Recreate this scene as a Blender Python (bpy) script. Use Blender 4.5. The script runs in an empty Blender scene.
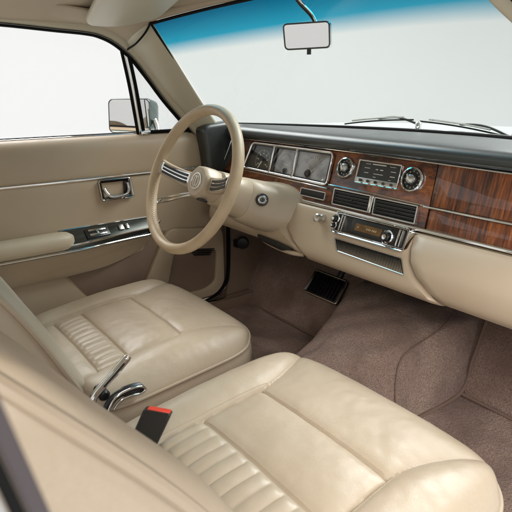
import bpy, bmesh, math, random
from mathutils import Vector, Matrix, noise
random.seed(7)
S = bpy.context.scene
COL = S.collection
V = Vector
R = math.radians

# ------------------------------------------------------------------ materials
def newmat(name):
    m = bpy.data.materials.new(name); m.use_nodes = True
    nt = m.node_tree
    for n in list(nt.nodes): nt.nodes.remove(n)
    out = nt.nodes.new('ShaderNodeOutputMaterial')
    return m, nt, out

def principled(name, col, rough=.5, metal=0., coat=0., coat_rough=.1, spec=.5,
               bump=(), var=None, sheen=0., rough_var=0.):
    """bump: list of (kind, scale, strength, distance); var: (scale, detail, other colour, low, high)"""
    m, nt, out = newmat(name)
    N = nt.nodes; L = nt.links
    p = N.new('ShaderNodeBsdfPrincipled')
    p.inputs['Base Color'].default_value = (*col, 1)
    p.inputs['Roughness'].default_value = rough
    p.inputs['Metallic'].default_value = metal
    p.inputs['Coat Weight'].default_value = coat
    p.inputs['Coat Roughness'].default_value = coat_rough
    p.inputs['Specular IOR Level'].default_value = spec
    if sheen:
        p.inputs['Sheen Weight'].default_value = sheen
        p.inputs['Sheen Roughness'].default_value = .5
    L.new(p.outputs[0], out.inputs[0])
    tc = N.new('ShaderNodeTexCoord')
    if var:
        vs = var if isinstance(var, list) else [var]
        prev = None
        for (sc, det, c2, lo, hi) in vs:
            n = N.new('ShaderNodeTexNoise'); n.inputs['Scale'].default_value = sc; n.inputs['Detail'].default_value = det
            L.new(tc.outputs['Object'], n.inputs['Vector'])
            mr = N.new('ShaderNodeMapRange'); mr.inputs[1].default_value = lo; mr.inputs[2].default_value = hi
            L.new(n.outputs['Fac'], mr.inputs[0])
            mx = N.new('ShaderNodeMix'); mx.data_type = 'RGBA'
            L.new(mr.outputs[0], mx.inputs[0])
            if prev: L.new(prev, mx.inputs[6])
            else: mx.inputs[6].default_value = (*col, 1)
            mx.inputs[7].default_value = (*c2, 1)
            prev = mx.outputs[2]
        L.new(prev, p.inputs['Base Color'])
    if rough_var:
        n = N.new('ShaderNodeTexNoise'); n.inputs['Scale'].default_value = 14; n.inputs['Detail'].default_value = 6
        L.new(tc.outputs['Object'], n.inputs['Vector'])
        mr = N.new('ShaderNodeMapRange'); mr.inputs[1].default_value = .3; mr.inputs[2].default_value = .7
        mr.inputs[3].default_value = max(.02, rough - rough_var); mr.inputs[4].default_value = min(1, rough + rough_var)
        L.new(n.outputs['Fac'], mr.inputs[0]); L.new(mr.outputs[0], p.inputs['Roughness'])
    prev = None
    for (kind, sc, st, dist) in bump:
        if kind == 'voronoi':
            n = N.new('ShaderNodeTexVoronoi'); n.feature = 'DISTANCE_TO_EDGE'; o = n.outputs['Distance']
            n.inputs['Scale'].default_value = sc
        else:
            n = N.new('ShaderNodeTexNoise'); n.inputs['Detail'].default_value = 5; o = n.outputs['Fac']
            n.inputs['Scale'].default_value = sc
        L.new(tc.outputs['Object'], n.inputs['Vector'])
        b = N.new('ShaderNodeBump'); b.inputs['Strength'].default_value = st; b.inputs['Distance'].default_value = dist
        L.new(o, b.inputs['Height'])
        if prev: L.new(prev, b.inputs['Normal'])
        prev = b.outputs[0]
    if prev: L.new(prev, p.inputs['Normal'])
    return m

LEATHER = principled('cream_leather', (.455, .372, .278), .40, rough_var=.09, spec=.5,
    bump=[('noise', 11, .10, .008), ('noise', 60, .16, .0016), ('noise', 160, .14, .0009), ('voronoi', 420, .12, .0012), ('noise', 900, .10, .0006)],
    var=[(6, 4, (.395, .315, .222), .38, .85), (240, 3, (.425, .342, .248), .3, .8)])
PIPING_SHADED = principled('piping_leather_shaded', (.39, .31, .225), .42, bump=[('noise', 300, .15, .0006)])  # backrest piping: shadow line along the edge painted in as a darker leather
LEATHER_SIDE = principled('cream_vinyl', (.57, .475, .35), .46, rough_var=.06,
    bump=[('noise', 30, .10, .003), ('voronoi', 520, .10, .0009)], var=(5, 4, (.52, .42, .285), .35, .8))
TRIM = principled('door_vinyl', (.465, .365, .255), .45, rough_var=.06,
    bump=[('noise', 16, .06, .003), ('voronoi', 600, .12, .0008)], var=(5, 4, (.42, .325, .222), .35, .8))
DASHVINYL = principled('dash_beige', (.52, .41, .295), .38, rough_var=.05,
    bump=[('voronoi', 700, .08, .0006)], var=(6, 4, (.47, .365, .25), .35, .8))
COLPLASTIC = principled('column_beige', (.53, .44, .325), .32, rough_var=.05, bump=[('noise', 500, .05, .0004)], var=(9, 4, (.49, .40, .29), .35, .8))
RIMLEATHER = principled('wheel_leather', (.57, .44, .29), .42, rough_var=.08,
    bump=[('voronoi', 650, .22, .0009), ('noise', 60, .1, .002)], var=(30, 4, (.50, .38, .24), .35, .75))
THREAD = principled('thread', (.50, .415, .305), .7)
HEADLIN = principled('headlining', (.42, .34, .245), .75, bump=[('noise', 700, .25, .0008), ('noise', 8, .1, .01)], var=(7, 3, (.38, .305, .215), .3, .8))
PILLAR = principled('pillar_vinyl', (.50, .45, .34), .45, bump=[('voronoi', 600, .1, .0007)])
KICK = principled('kick_panel', (.24, .165, .115), .6, bump=[('noise', 500, .2, .0008)], var=(8, 4, (.20, .135, .095), .3, .8))
CARPET = principled('brown_carpet', (.40, .27, .218), .95, spec=.15, sheen=.15,
    bump=[('noise', 420, 1., .006), ('noise', 150, .8, .006), ('noise', 17, .5, .016)],
    var=[(6, 7, (.56, .395, .32), .44, .62), (400, 3, (.20, .13, .10), .40, .70), (8, 12, (.255, .165, .127), .44, .66)])
CARPET_EDGE = principled('carpet_binding', (.20, .135, .106), .9, spec=.2, bump=[('noise', 600, .6, .002)])
PADTOP = principled('dark_pad', (.020, .026, .024), .34, rough_var=.05, spec=.7, coat=.30, coat_rough=.2, bump=[('voronoi', 480, .25, .0009), ('noise', 12, .06, .004)], var=(9, 4, (.024, .028, .026), .35, .7))
BLACK = principled('black_plastic', (.012, .012, .012), .35, bump=[('noise', 700, .08, .0004)])
RUBBER = principled('black_rubber', (.006, .006, .006), .7, spec=.12)
BELTBLACK = principled('buckle_black', (.014, .013, .013), .42, rough_var=.06, bump=[('noise', 900, .15, .0003)])
RED = principled('red_button', (.80, .055, .025), .35)
CHROME = principled('chrome', (.80, .80, .79), .07, metal=1., rough_var=.04)
BRUSHED = principled('satin_metal', (.62, .61, .58), .28, metal=1., rough_var=.08)
DARKMETAL = principled('dark_switch_face', (.075, .08, .072), .2, metal=.7, rough_var=.06)
DARKCHROME = principled('dark_chrome', (.12, .12, .115), .12, metal=1.)
DIALBLACK = principled('dial_black', (.02, .02, .019), .35)
DIALREFLECT = principled('dial_reflection_grey', (.37, .36, .345), .32, metal=.25, var=(26, 5, (.17, .165, .16), .42, .66))  # pale reflection in the gauge glass, painted onto the faces as mottled grey
WHITEINK = principled('white_ink', (.75, .73, .62), .5)
CREAMINK = principled('cream_ink', (.55, .52, .36), .5)
DISPLAY = principled('amber_display', (.17, .085, .025), .25, var=(60, 4, (.10, .05, .015), .4, .7))
SILVERINK = principled('silver_ink', (.55, .45, .25), .5)
PAINT = principled('pale_green_paint', (.62, .70, .67), .18, coat=.6, coat_rough=.05, rough_var=.03)
TEALMETAL = principled('mirror_shell_paint', (.025, .055, .050), .3, coat=.35, coat_rough=.05)
MIRRORGLASS = principled('mirror_glass', (.90, .88, .87), .02, metal=1.)
EMBLEM = principled('emblem_silver', (.72, .70, .66), .22, metal=1.)
BACKDROP = principled('white_paper', (.60, .605, .60), .9, var=(.5, 3, (.585, .59, .585), .35, .7))
SEALLIGHT = principled('post_grey', (.34, .33, .325), .5)
SEALGREY = principled('seal_grey', (.055, .043, .046), .55, bump=[('noise', 300, .2, .001)])
ACRYLIC = None

def wood(name, straight):
    m, nt, out = newmat(name); N = nt.nodes; L = nt.links
    p = N.new('ShaderNodeBsdfPrincipled'); L.new(p.outputs[0], out.inputs[0])
    tc = N.new('ShaderNodeTexCoord')
    mp = N.new('ShaderNodeMapping'); L.new(tc.outputs['Object'], mp.inputs[0])
    if straight:
        mp.inputs['Rotation'].default_value = (0, R(-8), 0)
        mp.inputs['Scale'].default_value = (1.5, .2, .11)
    else:
        mp.inputs['Scale'].default_value = (.45, .8, 1.0)
    n0 = N.new('ShaderNodeTexNoise'); n0.inputs['Scale'].default_value = 9 if straight else 16
    n0.inputs['Detail'].default_value = 4; L.new(mp.outputs[0], n0.inputs['Vector'])
    mixv = N.new('ShaderNodeMix'); mixv.data_type = 'VECTOR'; mixv.inputs[0].default_value = .02 if straight else .16
    L.new(mp.outputs[0], mixv.inputs[4]); L.new(n0.outputs['Color'], mixv.inputs[5])
    n1 = N.new('ShaderNodeTexNoise'); n1.inputs['Scale'].default_value = 150 if straight else 48
    n1.inputs['Detail'].default_value = 9; n1.inputs['Roughness'].default_value = .62
    L.new(mixv.outputs[1], n1.inputs['Vector'])
    n2 = N.new('ShaderNodeTexNoise'); n2.inputs['Scale'].default_value = 26 if straight else 13
    n2.inputs['Detail'].default_value = 3; L.new(mixv.outputs[1], n2.inputs['Vector'])
    ad = N.new('ShaderNodeMath'); ad.operation = 'MULTIPLY_ADD'; L.new(n2.outputs['Fac'], ad.inputs[0]); ad.inputs[1].default_value = .68 if straight else .72
    sc = N.new('ShaderNodeMath'); sc.operation = 'MULTIPLY'; L.new(n1.outputs['Fac'], sc.inputs[0]); sc.inputs[1].default_value = .85 if straight else .8
    L.new(sc.outputs[0], ad.inputs[2])
    cr = N.new('ShaderNodeValToRGB'); L.new(ad.outputs[0], cr.inputs[0])
    e = cr.color_ramp.elements
    e[0].position = .54 if straight else .60; e[0].color = (.014, .005, .002, 1)
    e[1].position = .99; e[1].color = (.40, .125, .026, 1)
    a = cr.color_ramp.elements.new(.66 if straight else .70); a.color = (.052, .012, .004, 1)
    a = cr.color_ramp.elements.new(.80); a.color = (.165, .040, .008, 1)
    L.new(cr.outputs[0], p.inputs['Base Color'])
    p.inputs['Roughness'].default_value = .35
    p.inputs['Coat Weight'].default_value = 1.; p.inputs['Coat Roughness'].default_value = .04
    b = N.new('ShaderNodeBump'); b.inputs['Strength'].default_value = .08; b.inputs['Distance'].default_value = .0006
    L.new(n1.outputs['Fac'], b.inputs['Height']); L.new(b.outputs[0], p.inputs['Normal'])
    return m
BURL = wood('burl_walnut', False)
ROSE = wood('straight_grain_rosewood', True)

def glass(name, tint, band=None, gloss=.6):
    m, nt, out = newmat(name); N = nt.nodes; L = nt.links
    tr = N.new('ShaderNodeBsdfTransparent'); tr.inputs[0].default_value = (*tint, 1)
    gl = N.new('ShaderNodeBsdfGlossy'); gl.inputs['Roughness'].default_value = .01
    gl.inputs[0].default_value = (1, 1, 1, 1)
    fr = N.new('ShaderNodeLayerWeight'); fr.inputs[0].default_value = .5
    pw = N.new('ShaderNodeMath'); pw.operation = 'POWER'; pw.inputs[1].default_value = 5; L.new(fr.outputs['Facing'], pw.inputs[0])
    mu = N.new('ShaderNodeMath'); mu.operation = 'MULTIPLY_ADD'; mu.inputs[1].default_value = .9 * gloss; mu.inputs[2].default_value = .045 * gloss
    L.new(pw.outputs[0], mu.inputs[0])
    mx = N.new('ShaderNodeMixShader'); L.new(mu.outputs[0], mx.inputs[0]); L.new(tr.outputs[0], mx.inputs[1]); L.new(gl.outputs[0], mx.inputs[2])
    L.new(mx.outputs[0], out.inputs[0])
    if band:
        uv = N.new('ShaderNodeUVMap'); uv.uv_map = 'UVMap'
        sx = N.new('ShaderNodeSeparateXYZ'); L.new(uv.outputs[0], sx.inputs[0])
        cr = N.new('ShaderNodeValToRGB'); L.new(sx.outputs[1], cr.inputs[0])
        e = cr.color_ramp.elements
        e[0].position = band[0]; e[0].color = (*tint, 1)
        e[1].position = band[2]; e[1].color = (.005, .14, .265, 1)
        a = cr.color_ramp.elements.new(band[1]); a.color = (.03, .37, .54, 1)
        L.new(cr.outputs[0], tr.inputs[0])
    return m
SCREEN = glass('tinted_windscreen', (.86, .905, .885), band=(.715, .825, .98), gloss=.6)
CLEAR = glass('clear_glass', (.95, .96, .955), gloss=.8)
DIALGLASS = glass('dial_glass', (.93, .93, .93), gloss=1.3)

# ------------------------------------------------------------------ mesh helpers
class M:
    def __init__(s): s.v = []; s.f = []; s.uv = None
    def add(s, verts, faces):
        k = len(s.v); s.v += [V(p) for p in verts]; s.f += [tuple(i + k for i in f) for f in faces]; return s
    def box(s, c, size, rot=None):
        c = V(c); h = V(size) * .5; rot = rot or Matrix.Identity(3)
        vs = [c + rot @ V((h.x * i, h.y * j, h.z * k)) for i in (-1, 1) for j in (-1, 1) for k in (-1, 1)]
        return s.add(vs, [(0, 1, 3, 2), (4, 6, 7, 5), (0, 4, 5, 1), (2, 3, 7, 6), (0, 2, 6, 4), (1, 5, 7, 3)])
    def loft(s, rings, cap0=True, cap1=True, closed=False):
        n = len(rings[0]); vs = [p for r in rings for p in r]; fs = []
        m = len(rings)
        for i in range(m if closed else m - 1):
            a, b = i * n, ((i + 1) % m) * n
            for j in range(n):
                k = (j + 1) % n
                fs.append((a + j, a + k, b + k, b + j))
        if not closed:
            if cap0: fs.append(tuple(reversed(range(n))))
            if cap1: fs.append(tuple(range((m - 1) * n, m * n)))
        return s.add(vs, fs)
    def tube(s, pts, r, closed=False, seg=10, flat=1., ref=None):
        pts = [V(p) for p in pts]; n = len(pts); rings = []
        nrm = None
        for i, p in enumerate(pts):
            if closed: t = pts[(i + 1) % n] - pts[i - 1]
            else: t = pts[min(i + 1, n - 1)] - pts[max(i - 1, 0)]
            t.normalize()
            if nrm is None:
                a = V(ref) if ref else (V((0, 0, 1)) if abs(t.z) < .9 else V((1, 0, 0)))
                nrm = (a - t * a.dot(t)).normalized()
            else:
                nrm = (nrm - t * nrm.dot(t)).normalized()
            b = t.cross(nrm)
            rr = r[i] if isinstance(r, (list, tuple)) else r
            rings.append([p + (nrm * math.cos(2 * math.pi * k / seg) * flat + b * math.sin(2 * math.pi * k / seg)) * rr for k in range(seg)])
        return s.loft(rings, closed=closed)
    def prism(s, poly, fr, d0, d1):
        """poly: list of 2-D points; fr(x, y, n) -> world"""
        return s.loft([[fr(x, y, d0) for x, y in poly], [fr(x, y, d1) for x, y in poly]])
    def ring(s, outer, inner, fr, d0, d1, lip=None):
        """a frame between two polygons with the same count"""
        n = len(outer)
        A = [fr(x, y, d0) for x, y in outer]; B = [fr(x, y, d1) for x, y in outer]
        Cc = [fr(x, y, d1 if lip is None else lip) for x, y in inner]; D = [fr(x, y, d0) for x, y in inner]
        return s.loft([A, B, Cc, D], closed=True)
    def lathe(s, prof, fr, seg=40, cx=0, cy=0):
        """prof: list of (radius, n); fr(x, y, n)"""
        rings = [[fr(cx + r * math.cos(2 * math.pi * k / seg), cy + r * math.sin(2 * math.pi * k / seg), n) for k in range(seg)] for r, n in prof]
        return s.loft(rings)
    def grid(s, fn, nu, nv):
        vs = [fn(i / nu, j / nv) for j in range(nv + 1) for i in range(nu + 1)]
        fs = [(j * (nu + 1) + i, j * (nu + 1) + i + 1, (j + 1) * (nu + 1) + i + 1, (j + 1) * (nu + 1) + i) for j in range(nv) for i in range(nu)]
        k = len(s.v); s.add(vs, fs); s.gridinfo = (k, nu, nv); return s
    def build(s, name, mat, parent=None, smooth=38, bevel=0., bseg=2, solid=0., uvgrid=False, bev_angle=28):
        me = bpy.data.meshes.new(name)
        org = parent_origin(parent)
        me.from_pydata([p - org for p in s.v], [], s.f); me.validate()
        bm = bmesh.new(); bm.from_mesh(me)
        if not uvgrid:
            bmesh.ops.remove_doubles(bm, verts=bm.verts, dist=1e-6)
        bmesh.ops.recalc_face_normals(bm, faces=bm.faces)
        if bevel > 0:
            ed = [e for e in bm.edges if len(e.link_faces) == 2 and e.calc_face_angle(0) > R(bev_angle)]
            bmesh.ops.bevel(bm, geom=ed, offset=bevel, segments=bseg, profile=.5, affect='EDGES', clamp_overlap=True)
        bm.to_mesh(me); bm.free()
        if uvgrid:
            k, nu, nv = s.gridinfo
            uv = me.uv_layers.new(name='UVMap')
            for li, lp in enumerate(me.loops):
                j, i = divmod(lp.vertex_index, nu + 1); uv.data[li].uv = (i / nu, j / nv)
        me.materials.append(mat)
        me.shade_smooth(); me.set_sharp_from_angle(angle=R(smooth))
        o = bpy.data.objects.new(name, me); COL.objects.link(o)
        if parent: o.parent = parent
        if solid:
            md = o.modifiers.new('thickness', 'SOLIDIFY'); md.thickness = solid; md.offset = 0
        return o

def parent_origin(p):
    o = V((0, 0, 0))
    while p is not None:
        o += p.location; p = p.parent
    return o

def tag(o, label=None, cat=None, group=None, kind=None):
    if label: o['label'] = label
    if cat: o['category'] = cat
    if group: o['group'] = group
    if kind: o['kind'] = kind
    return o

def thing(name, loc, label, cat, group=None):
    o = bpy.data.objects.new(name, None); COL.objects.link(o); o.location = loc; o.empty_display_size = .05
    return tag(o, label, cat, group)

def rrect(cx, cy, w, h, r, seg=6, skew=0.):
    pts = []
    for (sx, sy, a0) in ((1, 1, 0), (-1, 1, 90), (-1, -1, 180), (1, -1, 270)):
        for k in range(seg + 1):
            a = R(a0 + 90 * k / seg)
            x = sx * (w / 2 - r) + r * math.cos(a); y = sy * (h / 2 - r) + r * math.sin(a)
            pts.append((cx + x + skew * y, cy + y))
    return pts

def rpoly(pts, r, seg=6):
    """round the corners of a polygon"""
    out = []; n = len(pts)
    for i in range(n):
        a, b, c = V((*pts[i - 1], 0)), V((*pts[i], 0)), V((*pts[(i + 1) % n], 0))
        ra = min(r, (a - b).length * .45, (c - b).length * .45)
        p0 = b + (a - b).normalized() * ra; p1 = b + (c - b).normalized() * ra
        for k in range(seg + 1):
            t = k / seg
            q = p0 * (1 - t) ** 2 + b * 2 * t * (1 - t) + p1 * t * t
            out.append((q.x, q.y))
    return out

def shrink(poly, d):
    """inset a closed polygon by d (counter-clockwise or not)"""
    n = len(poly); area = sum(poly[i - 1][0] * poly[i][1] - poly[i][0] * poly[i - 1][1] for i in range(n))
    sg = 1 if area > 0 else -1; out = []
    for i in range(n):
        a, b, c = V(poly[i - 1]), V(poly[i]), V(poly[(i + 1) % n])
        t = (c - a)
        if t.length < 1e-9: out.append(tuple(b)); continue
        t.normalize(); nr = V((-t.y, t.x)) * sg
        out.append((b.x + nr.x * d, b.y + nr.y * d))
    return out

def spline(pts, n=8, closed=False):
    """Catmull-Rom through points (any dimension)"""
    P = [V(p) for p in pts]; out = []; m = len(P)
    for i in range(m if closed else m - 1):
        if closed: p0, p1, p2, p3 = P[i - 1], P[i], P[(i + 1) % m], P[(i + 2) % m]
        else: p0, p1, p2, p3 = P[max(i - 1, 0)], P[i], P[i + 1], P[min(i + 2, m - 1)]
        for k in range(n):
            t = k / n
            out.append(.5 * ((2 * p1) + (p2 - p0) * t + (2 * p0 - 5 * p1 + 4 * p2 - p3) * t * t + (3 * p1 - p0 - 3 * p2 + p3) * t ** 3))
    if not closed: out.append(P[-1])
    return out

def lerp(a, b, t): return a + (b - a) * t
def sstep(a, b, x):
    t = min(1, max(0, (x - a) / (b - a))); return t * t * (3 - 2 * t)

# dash face frame: x across, u up the slightly raked face, n out of it towards the seats
DU = V((0, .26, .966)).normalized(); DN = V((0, -DU.z, DU.y)); DO = V((0, 1.05, -.17))
def DF(x, u, n=0.): return V((x, 0, 0)) + DO + DU * u + DN * n
DROT = Matrix((V((1, 0, 0)), DU, DN)).transposed()

# ------------------------------------------------------------------ the studio
M().grid(lambda a, b: V((lerp(-9, 9, a), lerp(-7, 9, b), -1.12)), 4, 4).build('ground', BACKDROP)
tag(bpy.data.objects['ground'], 'white studio floor under the car', 'floor', kind='structure')
def cyc(a, b):
    ang = R(360 * a); r = 6.2
    prof = spline([(0, -1.115), (.55, -1.06), (.92, -.75), (1.0, -.2), (1.0, 1.4), (1.0, 3.2)], 6)
    q = prof[min(int(b * (len(prof) - 1) + .5), len(prof) - 1)]
    rr = r - 1 + q[0]
    return V((rr * math.cos(ang), .6 + rr * math.sin(ang), q[1]))
o = M().grid(cyc, 96, 30).build('background', BACKDROP)
tag(o, 'plain white curved studio backdrop seen through the windows', 'backdrop', kind='structure')

# ------------------------------------------------------------------ car body
body = thing('cabin_shell', (0, .6, -.8), 'cream trimmed coupe body shell with roof lining and pillars around the seats', 'car body')
RAIL = [(-.30, .135), (0, .158), (.30, .168), (.525, .161), (.60, .158), (.64, .152), (.685, .134), (.735, .097), (.79, .036), (.845, -.03), (.91, -.098), (.955, -.146)]
def railx(z): return -.725 - .02 * (0.17 - z) / .3
rail = spline([(railx(z), y, z) for y, z in RAIL], 5)
# headlining
def hl(a, b):
    y = lerp(-.55, .0, b / .25) if b < .25 else None
    t = a * 2 - 1
    yy = lerp(-.55, .86, b)
    ycap = .835 - .115 * abs(t) ** 2.2
    y = min(yy, 9) if b < .5 else lerp(lerp(-.55, .86, .5), ycap, (b - .5) / .5)
    zc = .275 - .035 * sstep(.35, .85, y) - .033 * sstep(.60, .84, y)
    ze = .165
    z = lerp(zc, ze, abs(t) ** 3.2)
    return V((t * .722, y, z))
M().grid(hl, 40, 36).build('headlining', HEADLIN, body, solid=.006)
# outer roof skin, so no light leaks through
M().grid(lambda a, b: hl(a, b) + V((0, 0, .03)), 20, 20).build('roof_panel', PAINT, body, solid=.003)
# headliner corner piece / roof rail trim over the driver's door
rr = []
for i, p in enumerate(rail):
    k = i / (len(rail) - 1)
    rr.append(p)
m = M(); rings = []
for p in rail:
    w = .055
    rings.append([p + V((0, 0, -.006)), p + V((.012, 0, -.004)), p + V((.022, 0, .012)), p + V((.016, .004, .03)), p + V((-.004, .006, .04)), p + V((-.012, 0, .02))])
m.loft(rings); m.build('roof_rail', PILLAR, body, smooth=60)
M().tube([p + V((-.004, -.004, -.010)) for p in rail], .0062, seg=8).build('door_seal', RUBBER, body)
M().tube([p + V((.008, -.003, -.0085)) for p in rail], .0016, seg=8).build('bright_bead', DARKMETAL, body)

# windscreen pillar, driver side: between roof rail and windscreen edge
def pil(side, outer, inner):
    m = M()
    n = 24
    O_ = spline([V(p) for p in outer], 10); I_ = spline([V(p) for p in inner], 10)
    def f(a, b):
        i = b * (len(O_) - 1); i0 = int(i); i1 = min(i0 + 1, len(O_) - 1); t = i - i0
        p = O_[i0].lerp(O_[i1], t); q = I_[i0].lerp(I_[i1], t)
        c = p.lerp(q, a); bul = math.sin(math.pi * a)
        return c + V((-side * .016 * bul, -.012 * bul, .002 * bul))
    m.grid(f, 12, 40)
    return m.build('windscreen_pillar', PILLAR, body, solid=.006, smooth=60)
pil(-1, [(-.735, .715, .125), (-.735, .79, .046), (-.742, .845, -.02), (-.748, .91, -.088), (-.752, .975, -.165)],
        [(-.583, .7335, .174), (-.608, .798, .105), (-.636, .868, .030), (-.664, .938, -.043), (-.698, 1.022, -.122)])
# passenger pillar, leaning in under the roof corner
pas_in = [(.362, .715, .187), (.408, .745, .121), (.466, .79, .058), (.545, .86, -.018), (.67, 1.0, -.12)]
pas_out = [(.380, .706, .189), (.426, .736, .124), (.485, .783, .061), (.566, .850, -.016), (.70, .987, -.13)]
pil(1, pas_out, pas_in)
M().tube([V(p) + V((.010, -.002, .004)) for p in spline(pas_out, 6)], .013, seg=8, ref=(1, 0, 0)).build('door_seal', RUBBER, body)
M().tube([V(p) + V((0, .004, 0)) for p in spline(pas_in, 6)], .004, seg=8).build('windscreen_seal', RUBBER, body)

# windscreen
def ws(a, b):
    t = a * 2 - 1
    xb = t * .70; yb = 1.34 - .32 * t * t; zb = -.118
    xt = lerp(-.585, .376, a); yt = .835 - .10 * abs(t) ** 2.2; zt = .205 - .033 * abs(t) ** 2.5
    if t > 0: xt = lerp(xt, .370, t ** 4 * .2)
    p = V((xb, yb, zb)).lerp(V((xt, yt, zt)), b)
    bow = math.sin(math.pi * b) * .014 * math.sin(math.pi * a)
    return p + V((0, bow, bow))
screen = M().grid(ws, 40, 24).build('windscreen', SCREEN, body, uvgrid=True, smooth=180)
edge = [ws(0, b / 20) for b in range(14, 20)] + [ws(a / 30, 1) for a in range(31)]
M().tube([p + V((.003, -.006, -.003)) for p in edge], [.0012 + .003 * min(1, i / 6) for i in range(len(edge))], seg=8).build('windscreen_seal', RUBBER, screen)
def gus(a, b):
    i = a * 12; ys_ = lerp(.34, .742, a)
    k = min(range(len(rail)), key=lambda q: abs(rail[q].y - ys_)); p = rail[k] + V((.004, 0, .012))
    q = V((lerp(-.655, -.572, a), lerp(.34, .742, a ** 1.1), lerp(.222, .176, a)))
    c = p.lerp(q, b)
    return c + V((.010, 0, .010)) * math.sin(math.pi * b) * -1 * .6
M().grid(gus, 30, 14).build('headlining_corner', HEADLIN, body, solid=.004, smooth=80)
M().tube([ws(k / 30, 1) + V((0, -.012, .015)) for k in range(31)], .0150, seg=12).build('header_rail', HEADLIN, body)
# header corner gusset: dark seam where lining meets pillar
M().tube(spline([(-.575, .728, .178), (-.60, .722, .150), (-.645, .712, .122), (-.70, .715, .112), (-.733, .722, .108)], 6), .003, seg=6).build('lining_seam', RUBBER, body)

# cowl + bonnet + scuttle line
def bon(a, b):
    t = a * 2 - 1
    y0 = 1.37 - .30 * t * t
    y = lerp(y0, 2.55, b)
    z = -.128 - .012 * t * t - .05 * ((y - 1.3) / 1.25) ** 2
    return V((t * .80, y, z))
M().grid(bon, 30, 20).build('bonnet', PAINT, body, solid=.004)
cw = [V((t * .76, 1.345 - .30 * t * t, -.121)) for t in [k / 20 - 1 for k in range(41)]]
M().tube(cw, .006, seg=8).build('windscreen_lower_seal', RUBBER, body)
M().tube([p + V((0, .018, .003)) for p in cw], .0028, seg=8).build('bright_bead', CHROME, body)
# scuttle closing panel below the screen, firewall and sides (keeps the light out)
M().grid(lambda a, b: V(((a * 2 - 1) * .78, lerp(1.36 - .30 * (a * 2 - 1) ** 2, 1.40, b), lerp(-.125, -.80, b))), 20, 6).build('firewall', KICK, body, solid=.004)
# kick panel beside driver's pedals
m = M(); m.prism([(1.062, -.36), (1.42, -.30), (1.42, -.80), (1.05, -.80), (1.064, -.72)], lambda x, y, n: V((-.715 + n, x, y)), -.02, .0)
m.build('kick_panel', KICK, body, bevel=.004)
m = M(); m.box((-.752, 1.10, -.48), (.03, .24, .66)); m.build('hinge_pillar', KICK, body, bevel=.004)
# sill plate with chrome
m = M(); m.box((-.705, .70, -.785), (.07, 1.5, .05)); m.build('sill', KICK, body, bevel=.008)
m = M(); m.box((-.683, .70, -.757), (.022, 1.5, .006)); m.build('sill_plate', CHROME, body, bevel=.002)

# rear door-opening post beside the camera (out of focus)
pst = spline([V((.700, -0.0242, 0.140)), V((.700, 0.0021, 0.000)), V((.700, 0.0162, -0.075)), V((.700, 0.0247, -0.120)), V((.700, 0.0397, -0.200)), V((.700, 0.0623, -0.320))], 6)
def strip(off, w, th, name, mat):
    m = M(); rings = []
    for p in pst:
        c = p + off
        rings.append([c + V((-th, w, 0)), c + V((th, w, 0)), c + V((th, -w, 0)), c + V((-th, -w, 0))])
    m.loft(rings); m.build(name, mat, body, bevel=.0008)
strip(V((0, 0, 0)), .0026, .002, 'door_post_seal', SEALGREY)
strip(V((.001, -.0046, 0)), .0019, .002, 'door_post_rubber', RUBBER)
strip(V((.002, -.0168, 0)), .0100, .002, 'door_post', SEALLIGHT)

# ------------------------------------------------------------------ carpet
car = thing('floor_carpet', (0, .9, -.8), 'brown cut pile carpet over the footwells and the centre tunnel', 'carpet')
def tunnel_prof(y):
    """cross section points (x, z) left foot -> right foot of the tunnel at y"""
    g = sstep(.75, 1.3, y)
    xl0, xl1 = lerp(-.13, -.28, g), lerp(-.05, -.20, g)
    xr1, xr0 = lerp(.085, .182, g), .193
    zt = lerp(-.645, -.575, g)
    return [(xl0, -.80), (xl1 - .02, zt - .045), (xl1, zt - .012), (xl1 + .04, zt), (.0, zt + .012), (xr1 - .03, zt - .010 * g), (xr1, zt - .02 - .02 * g), (lerp(xr1, xr0, .5), lerp(zt, -.8, .42)), (xr0, -.80)]
rings = []
ys = [.10 + i * 1.32 / 50 for i in range(51)]
def tun(a, b):
    y = .10 + b * 1.32
    pr = spline([V((x, z)) for x, z in tunnel_prof(y)], 6)
    q = pr[min(int(a * (len(pr) - 1) + .5), len(pr) - 1)]
    rp = .004 * math.sin(y * 23 + q[0] * 31) + .003 * math.sin(y * 41 - q[0] * 57)
    return V((q[0] + rp * .4, y, q[1] + rp))
M().grid(tun, 48, 70).build('tunnel_carpet', CARPET, car, smooth=80)
def pan(x0, x1, y1, zf=-.80):
    def f(a, b):
        x = lerp(x0, x1, a); y = lerp(.0, y1, b)
        return V((x, y, zf + .004 * math.sin(x * 19 + y * 11) + .003 * math.sin(x * 37 - y * 29)))
    return f
M().grid(pan(.165, .72, 1.225), 24, 40).build('footwell_carpet', CARPET, car, smooth=80)
M().grid(pan(-.72, -.10, 1.16), 24, 40).build('footwell_carpet', CARPET, car, smooth=80)
def toe(x0, x1, y0, y1, z1):
    def f(a, b):
        x = lerp(x0, x1, a); t = b
        y = lerp(y0, y1, t); z = lerp(-.805, z1, t)
        w = .004 * math.sin(x * 23 + z * 17)
        return V((x, y - .012 * math.sin(math.pi * t) + w, z))
    return f
M().grid(toe(.175, .72, 1.205, 1.36, -.45), 20, 20).build('toe_board_carpet', CARPET, car, smooth=80)
M().grid(toe(-.72, -.15, 1.13, 1.36, -.45), 20, 20).build('toe_board_carpet', CARPET, car, smooth=80)
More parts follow.
